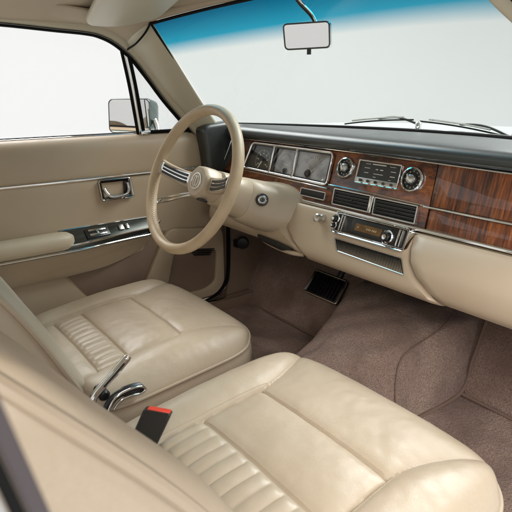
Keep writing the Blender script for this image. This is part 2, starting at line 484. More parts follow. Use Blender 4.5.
# bound seams
def seam(pts, r, name='binding'):
    M().tube(spline(pts, 8), r, seg=8).build(name, CARPET_EDGE, car)
seam([(.191, .60, -.794), (.193, 1.0, -.794), (.197, 1.196, -.79), (.200, 1.232, -.70), (.197, 1.272, -.62), (.192, 1.31, -.56)], .0055)
seam([(.192, 1.198, -.792), (.40, 1.194, -.793), (.72, 1.19, -.793)], .005)
seam([tun(a_, (y_ - .10) / 1.32) + V((.003, -.001, .002)) for a_, y_ in ((.97, .93), (.90, .95), (.82, .98), (.75, 1.02), (.69, 1.08), (.645, 1.15), (.61, 1.24))], .0020)
seam([(-.60, 1.125, -.794), (-.20, 1.125, -.794)], .004)

# ------------------------------------------------------------------ dashboard
dash = thing('dashboard', (0, 1.05, -.80), 'walnut veneered dashboard with chrome trims under a dark padded top', 'dashboard')
XL, XR = -.665, .72
# crash pad: lofted cross-section along x
def pad_section(x):
    t = x / .72
    yb = 1.33 - .31 * t * t          # windscreen foot
    sec = [DF(x, .010, -.03), DF(x, .010, .010), DF(x, .016, .018), DF(x, .030, .021), DF(x, .042, .016), DF(x, .050, .004)]
    a = sec[-1]
    n = 8
    for k in range(1, n + 1):
        q = k / n
        sec.append(V((x, lerp(a.y, yb, q), lerp(a.z, -.122, q) + .006 * math.sin(math.pi * q))))
    sec.append(V((x, yb, -.16)))
    return sec
rings = [pad_section(lerp(-.70, XR, i / 48)) for i in range(49)]
M().loft(rings).build('crash_pad', PADTOP, dash, smooth=50)
# pad's left return, a hooded cheek next to the door
m = M(); poly = rpoly([(.945, -.118), (1.10, -.105), (1.12, -.36), (1.00, -.35), (.965, -.27)], .03)
m.prism(poly, lambda x, y, n: V((n, x, y)), -.735, -.672); m.build('pad_cheek', PADTOP, dash, bevel=.014, bseg=4)
m = M(); m.prism([(-.675, .012), (-.62, .012), (-.655, -.09), (-.69, -.12)], DF, -.02, .004); m.build('side_filler', PADTOP, dash, bevel=.002)
# demister slots line at the pad top is hidden; veneer panels
m = M(); m.prism([(-.650, .008), (.148, .006), (.155, -.143), (-.40, -.143), (-.672, -.10)], DF, -.03, 0.); m.build('burl_veneer_panel', BURL, dash, bevel=.0015)
m = M(); m.prism([(.1515, .006), (.72, .0), (.72, -.0895), (.1565, -.0895)], DF, -.03, .0035); m.build('glovebox_veneer_panel', ROSE, dash, bevel=.002)
m = M(); m.prism([(.1590, -.0965), (.72, -.0965), (.72, -.1425), (.1610, -.1425)], DF, -.03, .0035); m.build('glovebox_veneer_panel', ROSE, dash, bevel=.002)
# bright trims
def bar(name, pts, r, mat=CHROME, flat=1., par=dash):
    return M().tube([DF(*p) for p in pts], r, seg=8, flat=flat, ref=tuple(DN)).build(name, mat, par)
bar('trim_strip', [(-.655, .009, .003), (-.3, .010, .003), (0, .009, .003), (.35, .005, .003), (.72, .002, .003)], .0024)
bar('trim_strip', [(-.652, .008, .003), (-.662, -.03, .003), (-.678, -.085, .003)], .0022)
m = M(); m.prism([(-.327, -.140), (.11, -.141), (.72, -.143), (.72, -.1515), (.11, -.1505), (-.324, -.1500)], DF, -.02, .011); m.build('lower_trim_ledge', CHROME, dash, bevel=.003)
bar('trim_strip', [(.13, -.1555, .008), (.72, -.1570, .008)], .0022)
bar('trim_strip', [(-.165, -.0855, .004), (.0, -.0865, .004), (.14, -.0905, .004)], .0026)
m = M(); m.prism([(.14, -.0900), (.72, -.0900), (.72, -.0962), (.14, -.0962)], DF, -.02, .0065); m.build('glovebox_trim_bar', CHROME, dash, bevel=.002)

# instrument cluster
def CLF(x, u, n=0.): return DF(x, u, .0015 + (n + .014) * .45 if n < .02 else n)
cl = M()
outer = rpoly([(-.529, .002), (-.166, .003), (-.166, -.0905), (-.556, -.0855)], .017)
inner = shrink(outer, .006)
cl.ring(outer, inner, CLF, -.01, .010, .007)
clu = cl.build('instrument_cluster', CHROME, dash, bevel=.001)
m = M(); m.ring(shrink(outer, .0062), shrink(outer, .010), CLF, -.012, .004); m.build('bezel_liner', BLACK, clu)
m = M(); m.prism(shrink(outer, .0065), CLF, -.022, -.012); m.build('cluster_back', DIALBLACK, clu)
# three faces
m = M(); m.prism(rpoly([(-.512, -.004), (-.420, -.003), (-.423, -.082), (-.537, -.079)], .012), CLF, -.014, -.010); m.build('speedometer_face', DIALBLACK, clu)
m = M(); m.prism(rpoly([(-.402, -.004), (-.318, -.003), (-.318, -.084), (-.402, -.083)], .006), CLF, -.014, -.009); m.build('gauge_face', DIALREFLECT, clu)
m = M(); m.prism(rpoly([(-.306, -.003), (-.175, -.003), (-.175, -.083), (-.306, -.083)], .010), CLF, -.014, -.009); m.build('gauge_face', DIALREFLECT, clu)
for (x0, x1) in ((-.416, -.419), (-.312, -.312)):
    m = M(); m.prism([(x0 - .004, .0), (x0 + .004, .0), (x1 + .004, -.086), (x1 - .004, -.085)], CLF, -.01, .008); m.build('divider', CHROME, clu, bevel=.0015)
m = M(); m.prism([(-.4095, -.001), (-.4025, -.001), (-.4040, -.085), (-.4115, -.084)], CLF, -.012, .002); m.build('divider', BLACK, clu, bevel=.001)
# dial marks
m = M(); cx, cy = -.468, -.050
for k in range(31):
    a = R(215 - 250 * k / 30); big = k % 5 == 0
    r0, r1 = (.0275, .036) if big else (.032, .036)
    wx, wy = .0009 if big else .0005, 0
    d = V((math.cos(a), math.sin(a))); nn = V((-d.y, d.x)) * wx
    pts = [(cx + (d * r0 + nn).x, cy + (d * r0 + nn).y * .95), (cx + (d * r1 + nn).x, cy + (d * r1 + nn).y * .95), (cx + (d * r1 - nn).x, cy + (d * r1 - nn).y * .95), (cx + (d * r0 - nn).x, cy + (d * r0 - nn).y * .95)]
    m.prism(pts, CLF, -.0099, -.0093)
    if big:
        q = d * .0225
        m.prism(rrect(cx + q.x, cy + q.y * .95, .006, .0036, .0012, 3), CLF, -.0099, -.0094)
m.build('dial_marks', CREAMINK, clu)
m = M(); m.prism([(cx - .004, cy - .001), (cx - .0205, cy - .031), (cx - .019, cy - .032), (cx + .001, cy - .003)], CLF, -.0086, -.0078)
m.build('needle', WHITEINK, clu)
m = M(); m.lathe([(.0, -.009), (.005, -.009), (.0045, -.005), (.003, -.004), (0, -.004)], CLF, 20, cx, cy); m.build('needle_hub', BLACK, clu)
def knob(parent, name, x, u, r, h, n0=-.009, mat=BLACK):
    m = M(); m.lathe([(r * 1.25, n0), (r * 1.25, n0 + .002), (r, n0 + .003), (r * .92, n0 + h), (r * .7, n0 + h + .001), (0, n0 + h + .001)], CLF, 28, x, u)
    return m.build(name, mat, parent)
knob(clu, 'setting_knob', -.352, -.070, .0075, .012)
knob(clu, 'setting_knob', -.255, -.066, .0095, .012)
knob(clu, 'setting_knob', -.190, -.080, .0045, .008, mat=BRUSHED)
m = M()
for (gx, gy, rr_) in ((-.36, -.045, .022), (-.238, -.052, .032)):
    m = M()
    for k in range(9):
        a = R(150 - 120 * k / 8)
        d = V((math.cos(a), math.sin(a))); w = V((-d.y, d.x)) * .0006
        m.prism([(gx + (d * rr_ + w).x, gy + (d * rr_ + w).y), (gx + (d * (rr_ + .006) + w).x, gy + (d * (rr_ + .006) + w).y), (gx + (d * (rr_ + .006) - w).x, gy + (d * (rr_ + .006) - w).y), (gx + (d * rr_ - w).x, gy + (d * rr_ - w).y)], CLF, -.0089, -.0084)
    m.build('dial_marks', DIALBLACK, clu)
m = M(); m.prism([(-.255, -.068), (-.228, -.0455), (-.2275, -.0465), (-.254, -.070)], CLF, -.0088, -.0080)
m.build('needle', WHITEINK, clu)
m = M(); m.prism([(-.365, -.049), (-.345, -.052), (-.345, -.053), (-.365, -.050)], CLF, -.0088, -.0080); m.build('needle', WHITEINK, clu)
m = M(); g_ = shrink(outer, .0075); m.add([CLF(x, y, .0025) for x, y in g_], [tuple(range(len(g_)))]); m.build('cover_glass', DIALGLASS, clu)
bar('bezel_lip', [(-.560, -.0905, .006), (-.40, -.0925, .006), (-.166, -.0965, .006)], .0020, par=clu)

# ashtray / small dark pocket
poly = rrect(-.2195, -.1195, .101, .0235, .003)
m = M(); m.ring(poly, shrink(poly, .0028), DF, -.005, .004); ash = m.build('ashtray', BRUSHED, dash, bevel=.0006)
m = M(); m.prism(shrink(poly, .003), DF, -.012, .001); m.build('ashtray_lid', BLACK, ash, bevel=.001)

# rotary dials beside the radio
def rot_dial(x, u, r, extra):
    m = M(); m.lathe([(r * 1.12, 0), (r * 1.12, .004), (r, .010), (r * .90, .011), (r * .84, .007), (r * .84, .002), (0, .002)], DF, 44, x, u)
    d = m.build('rotary_control', CHROME, dash)
    m = M(); m.lathe([(r * .83, .0025), (r * .80, .005), (r * .55, .0052), (r * .50, .003), (0, .003)], DF, 40, x, u); m.build('dial_face', BLACK, d)
    m = M()
    for k in range(12):
        a = R(30 * k); q = V((math.cos(a), math.sin(a)))
        m.box(DF(x + q.x * r * .68, u + q.y * r * .68, .0056), (.0012, .0035, .0006), DROT @ Matrix.Rotation(a - math.pi / 2, 3, 'Z'))
    m.build('dial_marks', CREAMINK, d)
    m = M(); m.lathe([(r * .44, .003), (r * .42, .012), (r * .34, .017), (r * .22, .0185), (0, .0185)], DF, 32, x, u); m.build('dial_knob', BRUSHED, d)
    m = M(); m.box(DF(x - r * .05, u + r * .05, .0187), (r * .14, r * .75, .004), DROT @ Matrix.Rotation(.6, 3, 'Z')); m.build('pointer', CHROME, d, bevel=.0008)
    return d
rot_dial(-.118, -.034, .0265, 0)
rot_dial(.094, -.037, .0285, 1)

# clock radio / heater panel
poly = rrect(-.0075, -.0375, .134, .060, .003)
m = M(); m.ring(poly, shrink(poly, .003), DF, -.005, .009, .008); rad = m.build('control_panel', CHROME, dash, bevel=.0008)
m = M(); m.prism(rrect(-.0075, -.0300, .128, .0415, .002), DF, -.008, .004); m.build('panel_face', DIALBLACK, rad)
m = M(); m.prism(rrect(-.0075, -.0585, .128, .0135, .002), DF, -.008, .0075); m.build('button_bar', BRUSHED, rad, bevel=.001)
for k in range(5):
    m = M(); m.lathe([(.0034, .007), (.0034, .012), (.0022, .014), (0, .014)], DF, 18, -.056 + k * .0245, -.0585); m.build('button', BLACK if k == 2 else DARKMETAL, rad)
m = M()
for (x, u, w, h) in ((-.010, -.0145, .042, .0024), (-.045, -.0150, .016, .0014), (.032, -.0155, .018, .0014), (-.046, -.0255, .018, .0016), (-.046, -.0375, .014, .0016),
                     (-.015, -.0265, .008, .0024), (.000, -.0265, .010, .0024), (.036, -.0270, .016, .0016), (.036, -.0390, .015, .0022), (-.008, -.0380, .030, .0016), (-.018, -.0460, .010, .0014), (.030, -.0480, .008, .0012)):
    n = max(2, int(w / .0032))
    for k in range(n):
        if w > .04: m.prism([(x - w / 2, u - h / 2), (x + w / 2, u - h / 2), (x + w / 2, u + h / 2), (x - w / 2, u + h / 2)], DF, .0040, .0046); break
        xx = x - w / 2 + (k + .5) * w / n
        m.prism([(xx - .0011, u - h / 2), (xx + .0011, u - h / 2), (xx + .0011, u + h / 2 * random.uniform(.6, 1.2)), (xx - .0011, u + h / 2)], DF, .0040, .0046)
m.build('scale_marks', WHITEINK, rad)

# twin louvred air vents
def vent(x0, x1, u0, u1):
    poly = [(x0, u1), (x1, u1 - .0005), (x1 + .002, u0), (x0 + .003, u0)]
    poly = rpoly(poly, .0025, 4)
    m = M(); m.ring(shrink(poly, -.0012), shrink(poly, .0018), DF, -.01, .0095); v = m.build('air_vent', BRUSHED, dash, bevel=.0005)
    m = M(); m.prism(shrink(poly, .0015), DF, -.005, .0012); m.build('vent_duct', BLACK, v)
    n = 5
    for k in range(n):
        u = lerp(u0, u1, (k + .5) / n)
        m = M(); m.box(DF((x0 + x1) / 2 + .002, u, .0052), (x1 - x0 - .003, .0012, .0075), DROT @ Matrix.Rotation(R(20), 3, 'X')); m.build('slat', BLACK, v, bevel=.0004)
        m = M(); m.box(DF((x0 + x1) / 2 + .002, u - .0016, .0086), (x1 - x0 - .003, .0010, .0010), DROT); m.build('slat_edge', DARKMETAL, v)
    m = M(); m.box(DF(lerp(x0, x1, .55), lerp(u0, u1, .45), .0095), (.005, .006, .004), DROT); m.build('vent_tab', BLACK, v, bevel=.001)
    return v
vent(-.1365, -.0110, -.1345, -.0925)
vent(.0035, .1290, -.1365, -.0945)
m = M(); m.prism(rrect(-.0035, -.1135, .0085, .044, .002, skew=-.02), DF, -.01, .013); m.build('vent_divider', CHROME, dash, bevel=.0015)

# lower padded panels: left, centre, glove box
def lower_profile(kind):
    if kind == 'glove': return [(-.152, -.01), (-.154, .006), (-.165, .022), (-.195, .040), (-.225, .050), (-.250, .049), (-.275, .040), (-.288, .026), (-.292, .005), (-.285, -.08)]
    if kind == 'centre': return [(-.150, -.01), (-.152, .010), (-.160, .019), (-.205, .029), (-.235, .036), (-.262, .041), (-.280, .040), (-.292, .030), (-.297, .008), (-.290, -.08)]
    return [(-.150, -.01), (-.152, .008), (-.162, .018), (-.20, .034), (-.23, .042), (-.258, .042), (-.278, .032), (-.287, .010), (-.282, -.08)]
def lower_panel(name, kind, left, right, mat):
    """left/right: functions of u giving the panel's ends"""
    pr = spline([V((u, n)) for u, n in lower_profile(kind)], 6)
    m = M(); nx = 30
    rings = []
    for i in range(nx + 1):
        a = i / nx; ring_ = []
        for q in pr:
            u, n = q
            x = lerp(left(u), right(u), a)
            endf = min(a, 1 - a) * (right(u) - left(u))
            n2 = n - .010 * (1 - sstep(0, .010, endf))
            ring_.append(DF(x, u, n2))
        ring_.append(DF(lerp(left(-.28), right(-.28), a), -.2, -.09))
        rings.append(ring_)
    m.loft(rings)
    return m.build(name, mat, dash, smooth=50)
def curve(pts):
    pts = sorted(pts)
    def f(u):
        if u <= pts[0][0]: return pts[0][1]
        for (u0, x0), (u1, x1) in zip(pts, pts[1:]):
            if u <= u1: return lerp(x0, x1, sstep(u0, u1, u) * .4 + .6 * (u - u0) / (u1 - u0))
        return pts[-1][1]
    return f
glL = curve([(-.152, .137), (-.19, .151), (-.215, .163), (-.245, .186), (-.268, .215), (-.292, .250)])
ceL = curve([(-.15, -.308), (-.19, -.296), (-.220, -.277), (-.25, -.240), (-.27, -.205), (-.29, -.175)])
lower_panel('centre_panel', 'centre', lambda u: ceL(u) + .0015, lambda u: glL(u) - .0015, DASHVINYL)
gl = lower_panel('glovebox_lid', 'glove', lambda u: glL(u) + .0015, lambda u: .72, DASHVINYL)
lower_panel('column_side_panel', 'left', lambda u: -.66, lambda u: ceL(u) - .0015, DASHVINYL)
# black recess under the left panel with a lip (pull tray)
m = M(); m.prism(rpoly([(-.375, -.272), (-.285, -.274), (-.215, -.283), (-.25, -.296), (-.36, -.288)], .01), DF, .02, .0435); m.build('tray_recess', BLACK, dash, bevel=.003)
M().tube(spline([DF(-.405, -.268, .024), DF(-.36, -.283, .032), DF(-.29, -.292, .034), DF(-.225, -.294, .030), DF(-.19, -.290, .012)], 8), .0068, seg=10).build('tray_lip', DASHVINYL, dash)
# dark gap above column
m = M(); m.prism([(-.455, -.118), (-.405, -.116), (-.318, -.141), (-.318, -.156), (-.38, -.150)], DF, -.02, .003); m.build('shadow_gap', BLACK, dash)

# cassette radio unit
CN = .024   # how far the centre panel stands out there
def CF(x, u, n=0.): return DF(x, u, n + CN + (-.155 - u) * .13)
poly = rrect(.0245, -.1755, .232, .058, .010)
m = M(); m.ring(poly, shrink(poly, .0042), CF, -.03, .009, .006); st = m.build('car_stereo', CHROME, dash, bevel=.0012)
m = M(); m.prism(shrink(poly, .004), CF, -.03, .002); m.build('stereo_face', BLACK, st, bevel=.001)
poly = rrect(.0245, -.1755, .221, .047, .006)
m = M(); m.ring(poly, shrink(poly, .0015), CF, 0, .0045); m.build('inner_bead', CHROME, st)
for (x, w) in ((-.0655, .0045), (-.0570, .003), (.1150, .0045), (.1235, .003)):
    m = M(); m.prism(rrect(x, -.1755, w, .040, .0013), CF, 0, .0085); m.build('chrome_bar', CHROME, st, bevel=.0008)
m = M(); m.prism(rrect(.028, -.1745, .122, .034, .003), CF, 0, .0035); m.build('tuner_window', DIALBLACK, st, bevel=.0006)
m = M(); m.prism(rrect(.0225, -.1755, .082, .0185, .002), CF, .0035, .0046); m.build('display', DISPLAY, st)
m = M()
for k, (x, w) in enumerate(((-.008, .003), (.020, .0025), (.0255, .002), (.030, .0022), (.037, .0022), (.042, .003), (.0475, .0022))):
    m.prism(rrect(x, -.1755, w, .0048 if k else .004, .0006, 2), CF, .0046, .0050)
m.prism(rrect(-.0085, -.1755, .0045, .0045, .002, 3), CF, .0046, .0050)
m.build('display_marks', SILVERINK, st)
def cknob(name, x, u, r, par):
    m = M(); m.lathe([(r, .002), (r, .008), (r * .86, .0105), (r * .80, .0095), (r * .78, .006), (0, .006)], CF, 36, x, u); k = m.build(name, CHROME, par)
    m = M(); m.lathe([(r * .70, .006), (r * .66, .016), (r * .55, .018), (r * .45, .0165), (0, .0165)], CF, 36, x, u); m.build('knob_cap', BRUSHED, k) if False else m.build(name, BLACK, par)
    m = M(); m.lathe([(r * .40, .016), (r * .36, .020), (0, .0205)], CF, 28, x, u); m.build(name, CHROME, par)
cknob('tuning_knob', .0850, -.1805, .0170, st)
cknob('volume_knob', -.0845, -.1690, .0125, st)
cknob('volume_knob', -.0830, -.1865, .0085, st)
# small light switch knob
m = M(); m.lathe([(.0125, -.01), (.0125, .003), (.009, .004), (.0085, .014), (.011, .017), (.011, .022), (.008, .024), (.003, .023), (0, .023)], CF, 32, -.140, -.178); m.build('light_switch_knob', BRUSHED, dash)
# speaker grille
poly = rpoly([(-.075, -.216), (.139, -.217), (.161, -.2545), (-.052, -.2485)], .006)
m = M(); m.ring(poly, shrink(poly, .0028), CF, -.03, .0055, .004); sg = m.build('speaker_grille', BRUSHED, dash, bevel=.0006)
m = M(); m.prism(shrink(poly, .0025), CF, -.03, .0005); m.build('grille_back', DIALBLACK, sg)
m = M()
inn = shrink(poly, .003)
for k in range(44):
    t = (k + .5) / 44
    xt = lerp(-.072, .136, t); xb = lerp(-.050, .157, t)
    m.prism([(xt - .0009, -.2195), (xt + .0009, -.2195), (xb + .0009, lerp(-.2460, -.2515, t)), (xb - .0009, lerp(-.2460, -.2515, t))], CF, .0005, .0035)
m.build('grille_bars', BLACK, sg)
# small screw heads / under-dash bits behind the bottom edge
m = M(); m.box((.17, 1.17, -.475), (.11, .10, .03)); m.build('under_dash_bracket', BLACK, dash, bevel=.004)
m = M(); m.box((.10, 1.10, -.470), (.06, .12, .02)); m.build('under_dash_duct', BLACK, dash, bevel=.004)
M().tube([V((-.02, 1.02, -.462)), V((-.02, 1.03, -.482))], .005, seg=12).build('under_dash_lamp', BRUSHED, dash)
# dash underside closing panel
M().grid(lambda a, b: V((lerp(-.70, .72, a), lerp(1.0, 1.36, b), lerp(-.448, -.46, b))), 6, 4).build('under_dash_tray', BLACK, dash, solid=.004)

# ------------------------------------------------------------------ steering column + wheel
TL = R(23); WC = V((-.375, .714, -.232))
W2 = V((0, math.sin(TL), math.cos(TL))); WN = V((0, -math.cos(TL), math.sin(TL)))
def WF(x, y, n=0.): return WC + V((x, 0, 0)) + W2 * y + WN * n
col = thing('steering_column', (-.375, .95, -.33), 'cream steering column cowl running from the wheel into the dash', 'steering column')
def sect(n, hw, hh, cx=0., cy=0., p=2.6, seg=40):
    out = []
    for k in range(seg):
        a = 2 * math.pi * k / seg
        c, s_ = math.cos(a), math.sin(a)
        out.append(WF(cx + hw * math.copysign(abs(c) ** (2 / p), c), cy + hh * math.copysign(abs(s_) ** (2 / p), s_), n))
    return out
m = M(); m.loft([sect(-.075, .040, .040), sect(-.080, .050, .048), sect(-.12, .056, .054, 0, -.002), sect(-.165, .063, .060, .002, -.004), sect(-.168, .0615, .0585, .002, -.004)])
m.build('column_shroud', COLPLASTIC, col)
m = M(); m.loft([sect(-.167, .0605, .0575, .002, -.004), sect(-.172, .0650, .0620, .002, -.004), sect(-.20, .072, .067, .004, -.005), sect(-.25, .088, .073, .012, -.003), sect(-.30, .106, .077, .022, .006), sect(-.345, .122, .080, .030, .016), sect(-.39, .125, .082, .032, .026)])
m.build('column_cowl', COLPLASTIC, col)
# ignition lock on the right flank
IG = V((-.297, .896, -.299)); ign = (V((.86, -.46, .20))).normalized()
ia = ign.cross(V((0, 0, 1))).normalized(); ib = ign.cross(ia)
def IFr(x, y, n=0.): return IG + ia * x * 1.1 + ib * y * 1.1 + ign * n
m = M(); m.lathe([(.0165, -.02), (.0165, .004), (.0150, .007), (.0125, .007), (.0120, .003), (0, .003)], IFr, 36); lock = m.build('ignition_lock', BLACK, col)
m = M(); m.lathe([(.0118, .003), (.0115, .0085), (.0095, .0095), (.0085, .0065), (0, .0065)], IFr, 32); m.build('lock_bezel', CHROME, lock)
m = M(); m.lathe([(.0075, .006), (.007, .010), (0, .0105)], IFr, 24); m.build('lock_barrel', DARKMETAL, lock)
m = M(); m.box(IFr(0, 0, .0115), (.0022, .009, .002), Matrix((ia, ib, ign)).transposed()); m.build('key_slot', BLACK, lock)
# chrome twin indicator stalk on the left
for dy in (0, .012):
    M().tube(spline([WF(-.035, -.030 + dy * .4, -.062), WF(-.09, -.050 + dy * .7, -.050), WF(-.15, -.074 + dy, -.042), WF(-.200, -.090 + dy, -.040)], 6), [.0036] * 18 + [.0042], seg=10).build('indicator_stalk', CHROME, col)
m = M(); m.lathe([(.0, 0), (.0075, 0), (.0075, .006), (0, .007)], lambda x, y, n: WF(-.203 + n, -.085 + x, -.040 + y), 20); m.build('stalk_tip', CHROME, col)

wh = thing('steering_wheel', tuple(WC), 'cream leather wrapped steering wheel with perforated grip and slotted spokes', 'steering wheel')
RR, rr_ = .1925, .0150
m = M(); rings = []
for i in range(120):
    a = 2 * math.pi * i / 120; d = V((math.cos(a), math.sin(a)))
    ring_ = []
    for k in range(20):
        b = 2 * math.pi * k / 20
        bump_ = 1 - .05 * max(0, math.cos(4 * b)) * 0
        q = RR + rr_ * math.cos(b) * .93
        ring_.append(WF(d.x * q, d.y * q, rr_ * 1.08 * math.sin(b)))
    rings.append(ring_)
m.loft(rings, closed=True); rim = m.build('rim', RIMLEATHER, wh)
# lacing along the inner back of the rim
m = M()
for i in range(150):
    a = 2 * math.pi * i / 150; d = V((math.cos(a), math.sin(a))); d2 = V((math.cos(a + .022), math.sin(a + .022)))
    for s_ in (0, 1):
        b0, b1 = R(150), R(178)
        e, f_ = (d, d2) if s_ == 0 else (d2, d)
        p = WF(e.x * (RR + .0152 * .93 * math.cos(b0)), e.y * (RR + .0152 * .93 * math.cos(b0)), .0152 * 1.08 * math.sin(b0))
        q = WF(f_.x * (RR + .0152 * .93 * math.cos(b1)), f_.y * (RR + .0152 * .93 * math.cos(b1)), .0152 * 1.08 * math.sin(b1))
        if s_ == 0: m.tube([p, q], .0009, seg=4)
m.build('rim_lacing', THREAD, rim)
# perforations: small dark dimples on the left & right grips
m = M()
for i in range(70):
    a = R(115 + i * 1.75)
    for j in range(4):
        b = R(112 + j * 11 + (5 if i % 2 else 0)); d = V((math.cos(a), math.sin(a)))
        q = RR + .0151 * .93 * math.cos(b)
        c = WF(d.x * q, d.y * q, .0151 * 1.08 * math.sin(b))
        nr = (WF(d.x * (RR + math.cos(b)), d.y * (RR + math.cos(b)), math.sin(b)) - WF(d.x * RR, d.y * RR, 0)).normalized()
        t1 = nr.orthogonal().normalized(); t2 = nr.cross(t1)
        m.add([c + nr * .0001 + (t1 * math.cos(2 * math.pi * k / 6) + t2 * math.sin(2 * math.pi * k / 6)) * .00055 for k in range(6)], [tuple(range(6))])
m.build('grip_perforations', KICK, rim)
# hub
def octo(n, r, cx=0., cy=0., sq=1.):
    pts = rpoly([(cx + r * math.cos(R(22.5 + 45 * k)), cy + r * sq * math.sin(R(22.5 + 45 * k))) for k in range(8)], r * .22, 4)
    return [WF(x, y, n) for x, y in pts]
m = M(); m.loft([octo(-.082, .046), octo(-.060, .050), octo(-.034, .0485), octo(-.022, .0455), octo(-.0185, .042)])
hub = m.build('hub', COLPLASTIC, wh, smooth=30)
def HF(x, y, n): return WF(x, y, -.0185 + n)
m = M(); m.lathe([(.0245, -.001), (.0245, .0012), (.0235, .0026), (.0205, .0026), (.0198, .0012), (0, .0008)], HF, 44); em = m.build('emblem', EMBLEM, hub)
m = M(); m.lathe([(.0200, .0004), (.0200, .0012), (0, .0012)], HF, 40); m.build('emblem_disc', COLPLASTIC, hub)
m = M()
for sx in (-1, 1):
    oval = [(sx * .0055 + .0068 * math.cos(2 * math.pi * k / 28), .0150 * math.sin(2 * math.pi * k / 28)) for k in range(28)]
    m.ring(oval, shrink(oval, .0022), HF, .0006, .0024)
m.prism(rrect(0, 0, .0024, .033, .001, 3), HF, .0006, .0030)
m.build('emblem_figure', EMBLEM, hub, bevel=.0003)
m = M(); m.prism(rrect(.018, -.049, .020, .010, .003), lambda x, y, n: WF(x, -.046 + n, -.045 + (y + .049) * 1.0), -.004, .0008) if False else m.box(WF(.022, -.0450, -.040), (.024, .006, .022), Matrix((V((1, 0, 0)), W2, WN)).transposed()); m.build('horn_slot', BLACK, hub, bevel=.001)
# slotted spokes
def spoke(sd):
    A = [(.030, .022, -.040), (.075, .0225, -.034), (.12, .026, -.022), (.16, .032, -.008), (.186, .039, .000)]
    B = [(.030, -.022, -.040), (.075, -.0215, -.034), (.12, -.0165, -.022), (.16, -.0095, -.008), (.186, -.003, .000)]
    a_ = spline(A, 6); b_ = spline(B, 6); m = M(); rings = []
    for p, q in zip(a_, b_):
        rg = []
        for (t, n) in ((0, -.006), (0, .002), (.06, .006), (.5, .0075), (.94, .006), (1, .002), (1, -.006), (.5, -.009)):
            c = p.lerp(q, t); rg.append(WF(sd * c.x, c.y, c.z + n))
        rings.append(rg)
    m.loft(rings); s_ = m.build('spoke', COLPLASTIC, wh, smooth=50)
    def sp(x, t):
        k = (x - .03) / .156 * (len(a_) - 1); i0 = max(0, min(int(k), len(a_) - 2)); f = k - i0
        return a_[i0].lerp(a_[i0 + 1], f).lerp(b_[i0].lerp(b_[i0 + 1], f), t)
    # chrome inlay with three dark slots
    m = M(); xs = [.050 + i * .105 / 12 for i in range(13)]
    rings = []
    for x in xs:
        rg = []
        for (t, n) in ((.12, .004), (.12, .0088), (.5, .0098), (.88, .0088), (.88, .004)):
            c = sp(x, t); rg.append(WF(sd * c.x, c.y, c.z + n))
        rings.append(rg)
    m.loft(rings); m.build('spoke_inlay', CHROME, s_, bevel=.0008, smooth=40)
    for t in (.27, .5, .73):
        m = M(); rings = []
        for x in xs[1:-1]:
            rg = []
            for (dt, n) in ((-.075, .006), (-.075, .0108), (.075, .0108), (.075, .006)):
                c = sp(x, t + dt); rg.append(WF(sd * c.x, c.y, c.z + n))
            rings.append(rg)
        m.loft(rings); m.build('spoke_slot', BLACK, s_)
for sd in (-1, 1): spoke(sd)

# ------------------------------------------------------------------ driver's door
DX = -.72
door = thing('door_card', (-.74, .4, -.8), "cream vinyl driver's door with chrome strip, padded armrest and map pocket", 'door')
def PX(x): return lambda y, z, n=0.: V((x + n, y, z))
# door skin with rolled shoulder, swept as a profile along y
prof = [(-.800, -.148), (-.775, -.1425), (-.752, -.1435), (-.738, -.150), (-.727, -.163), (-.721, -.185), (-.719, -.22), (-.719, -.252), (-.722, -.258), (-.722, -.268), (-.719, -.274), (-.7185, -.36), (-.718, -.46), (-.718, -.60), (-.720, -.745), (-.755, -.760)]
prof = spline([V(p) for p in prof], 3)
def dskin(a, b):
    q = prof[min(int(b * (len(prof) - 1) + .5), len(prof) - 1)]
    y = lerp(-.25, 1.045, a)
    # corner rounding low at the front
    if q[1] < -.70: y = min(y, 1.045 - .09 * sstep(-.70, -.76, q[1]))
    return V((q[0] - .006 * sstep(.85, 1.05, y), y, q[1]))
M().grid(dskin, 50, len(prof) - 1).build('door_panel', TRIM, door, smooth=50, solid=.004)
M().tube([V((-.770, -.25 + k * .13, -.139)) for k in range(11)], .006, seg=8, flat=.8).build('weatherstrip', RUBBER, door)
M().tube([V((-.762, -.25 + k * .0999, -.1395)) for k in range(11)], .0022, seg=8).build('weatherstrip_bead', CHROME, door)
# chrome beltline strip
m = M(); rings = []
for k in range(27):
    y = -.2 + k * .045
    rings.append([V((-.722, y, -.2585)), V((-.7155, y, -.2590)), V((-.7140, y, -.2625)), V((-.7155, y, -.2660)), V((-.722, y, -.2665))])
m.loft(rings); m.build('beltline_strip', CHROME, door, smooth=60)
# release handle in its recess
hb = rrect(.643, -.3000, .104, .062, .007, skew=-.12)
m = M(); m.ring(hb, shrink(hb, .0085), PX(-.720), -.004, .0115, .009); dh = m.build('door_handle', DARKCHROME, door, bevel=.0022)
M().tube([V((-.7085, y, z)) for y, z in hb], .0017, closed=True, seg=6).build('handle_bead', CHROME, dh)
m = M(); m.prism(shrink(hb, .006), PX(-.720), -.005, .0018); m.build('handle_recess', TRIM, dh)
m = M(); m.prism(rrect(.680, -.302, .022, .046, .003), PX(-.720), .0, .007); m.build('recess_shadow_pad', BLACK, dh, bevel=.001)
M().tube(spline([V((-.713, .605, -.296)), V((-.706, .612, -.312)), V((-.700, .625, -.320)), V((-.699, .655, -.321)), V((-.702, .676, -.315)), V((-.708, .684, -.300)), V((-.710, .682, -.283))], 6), .0052, seg=12).build('handle_pull', CHROME, dh)
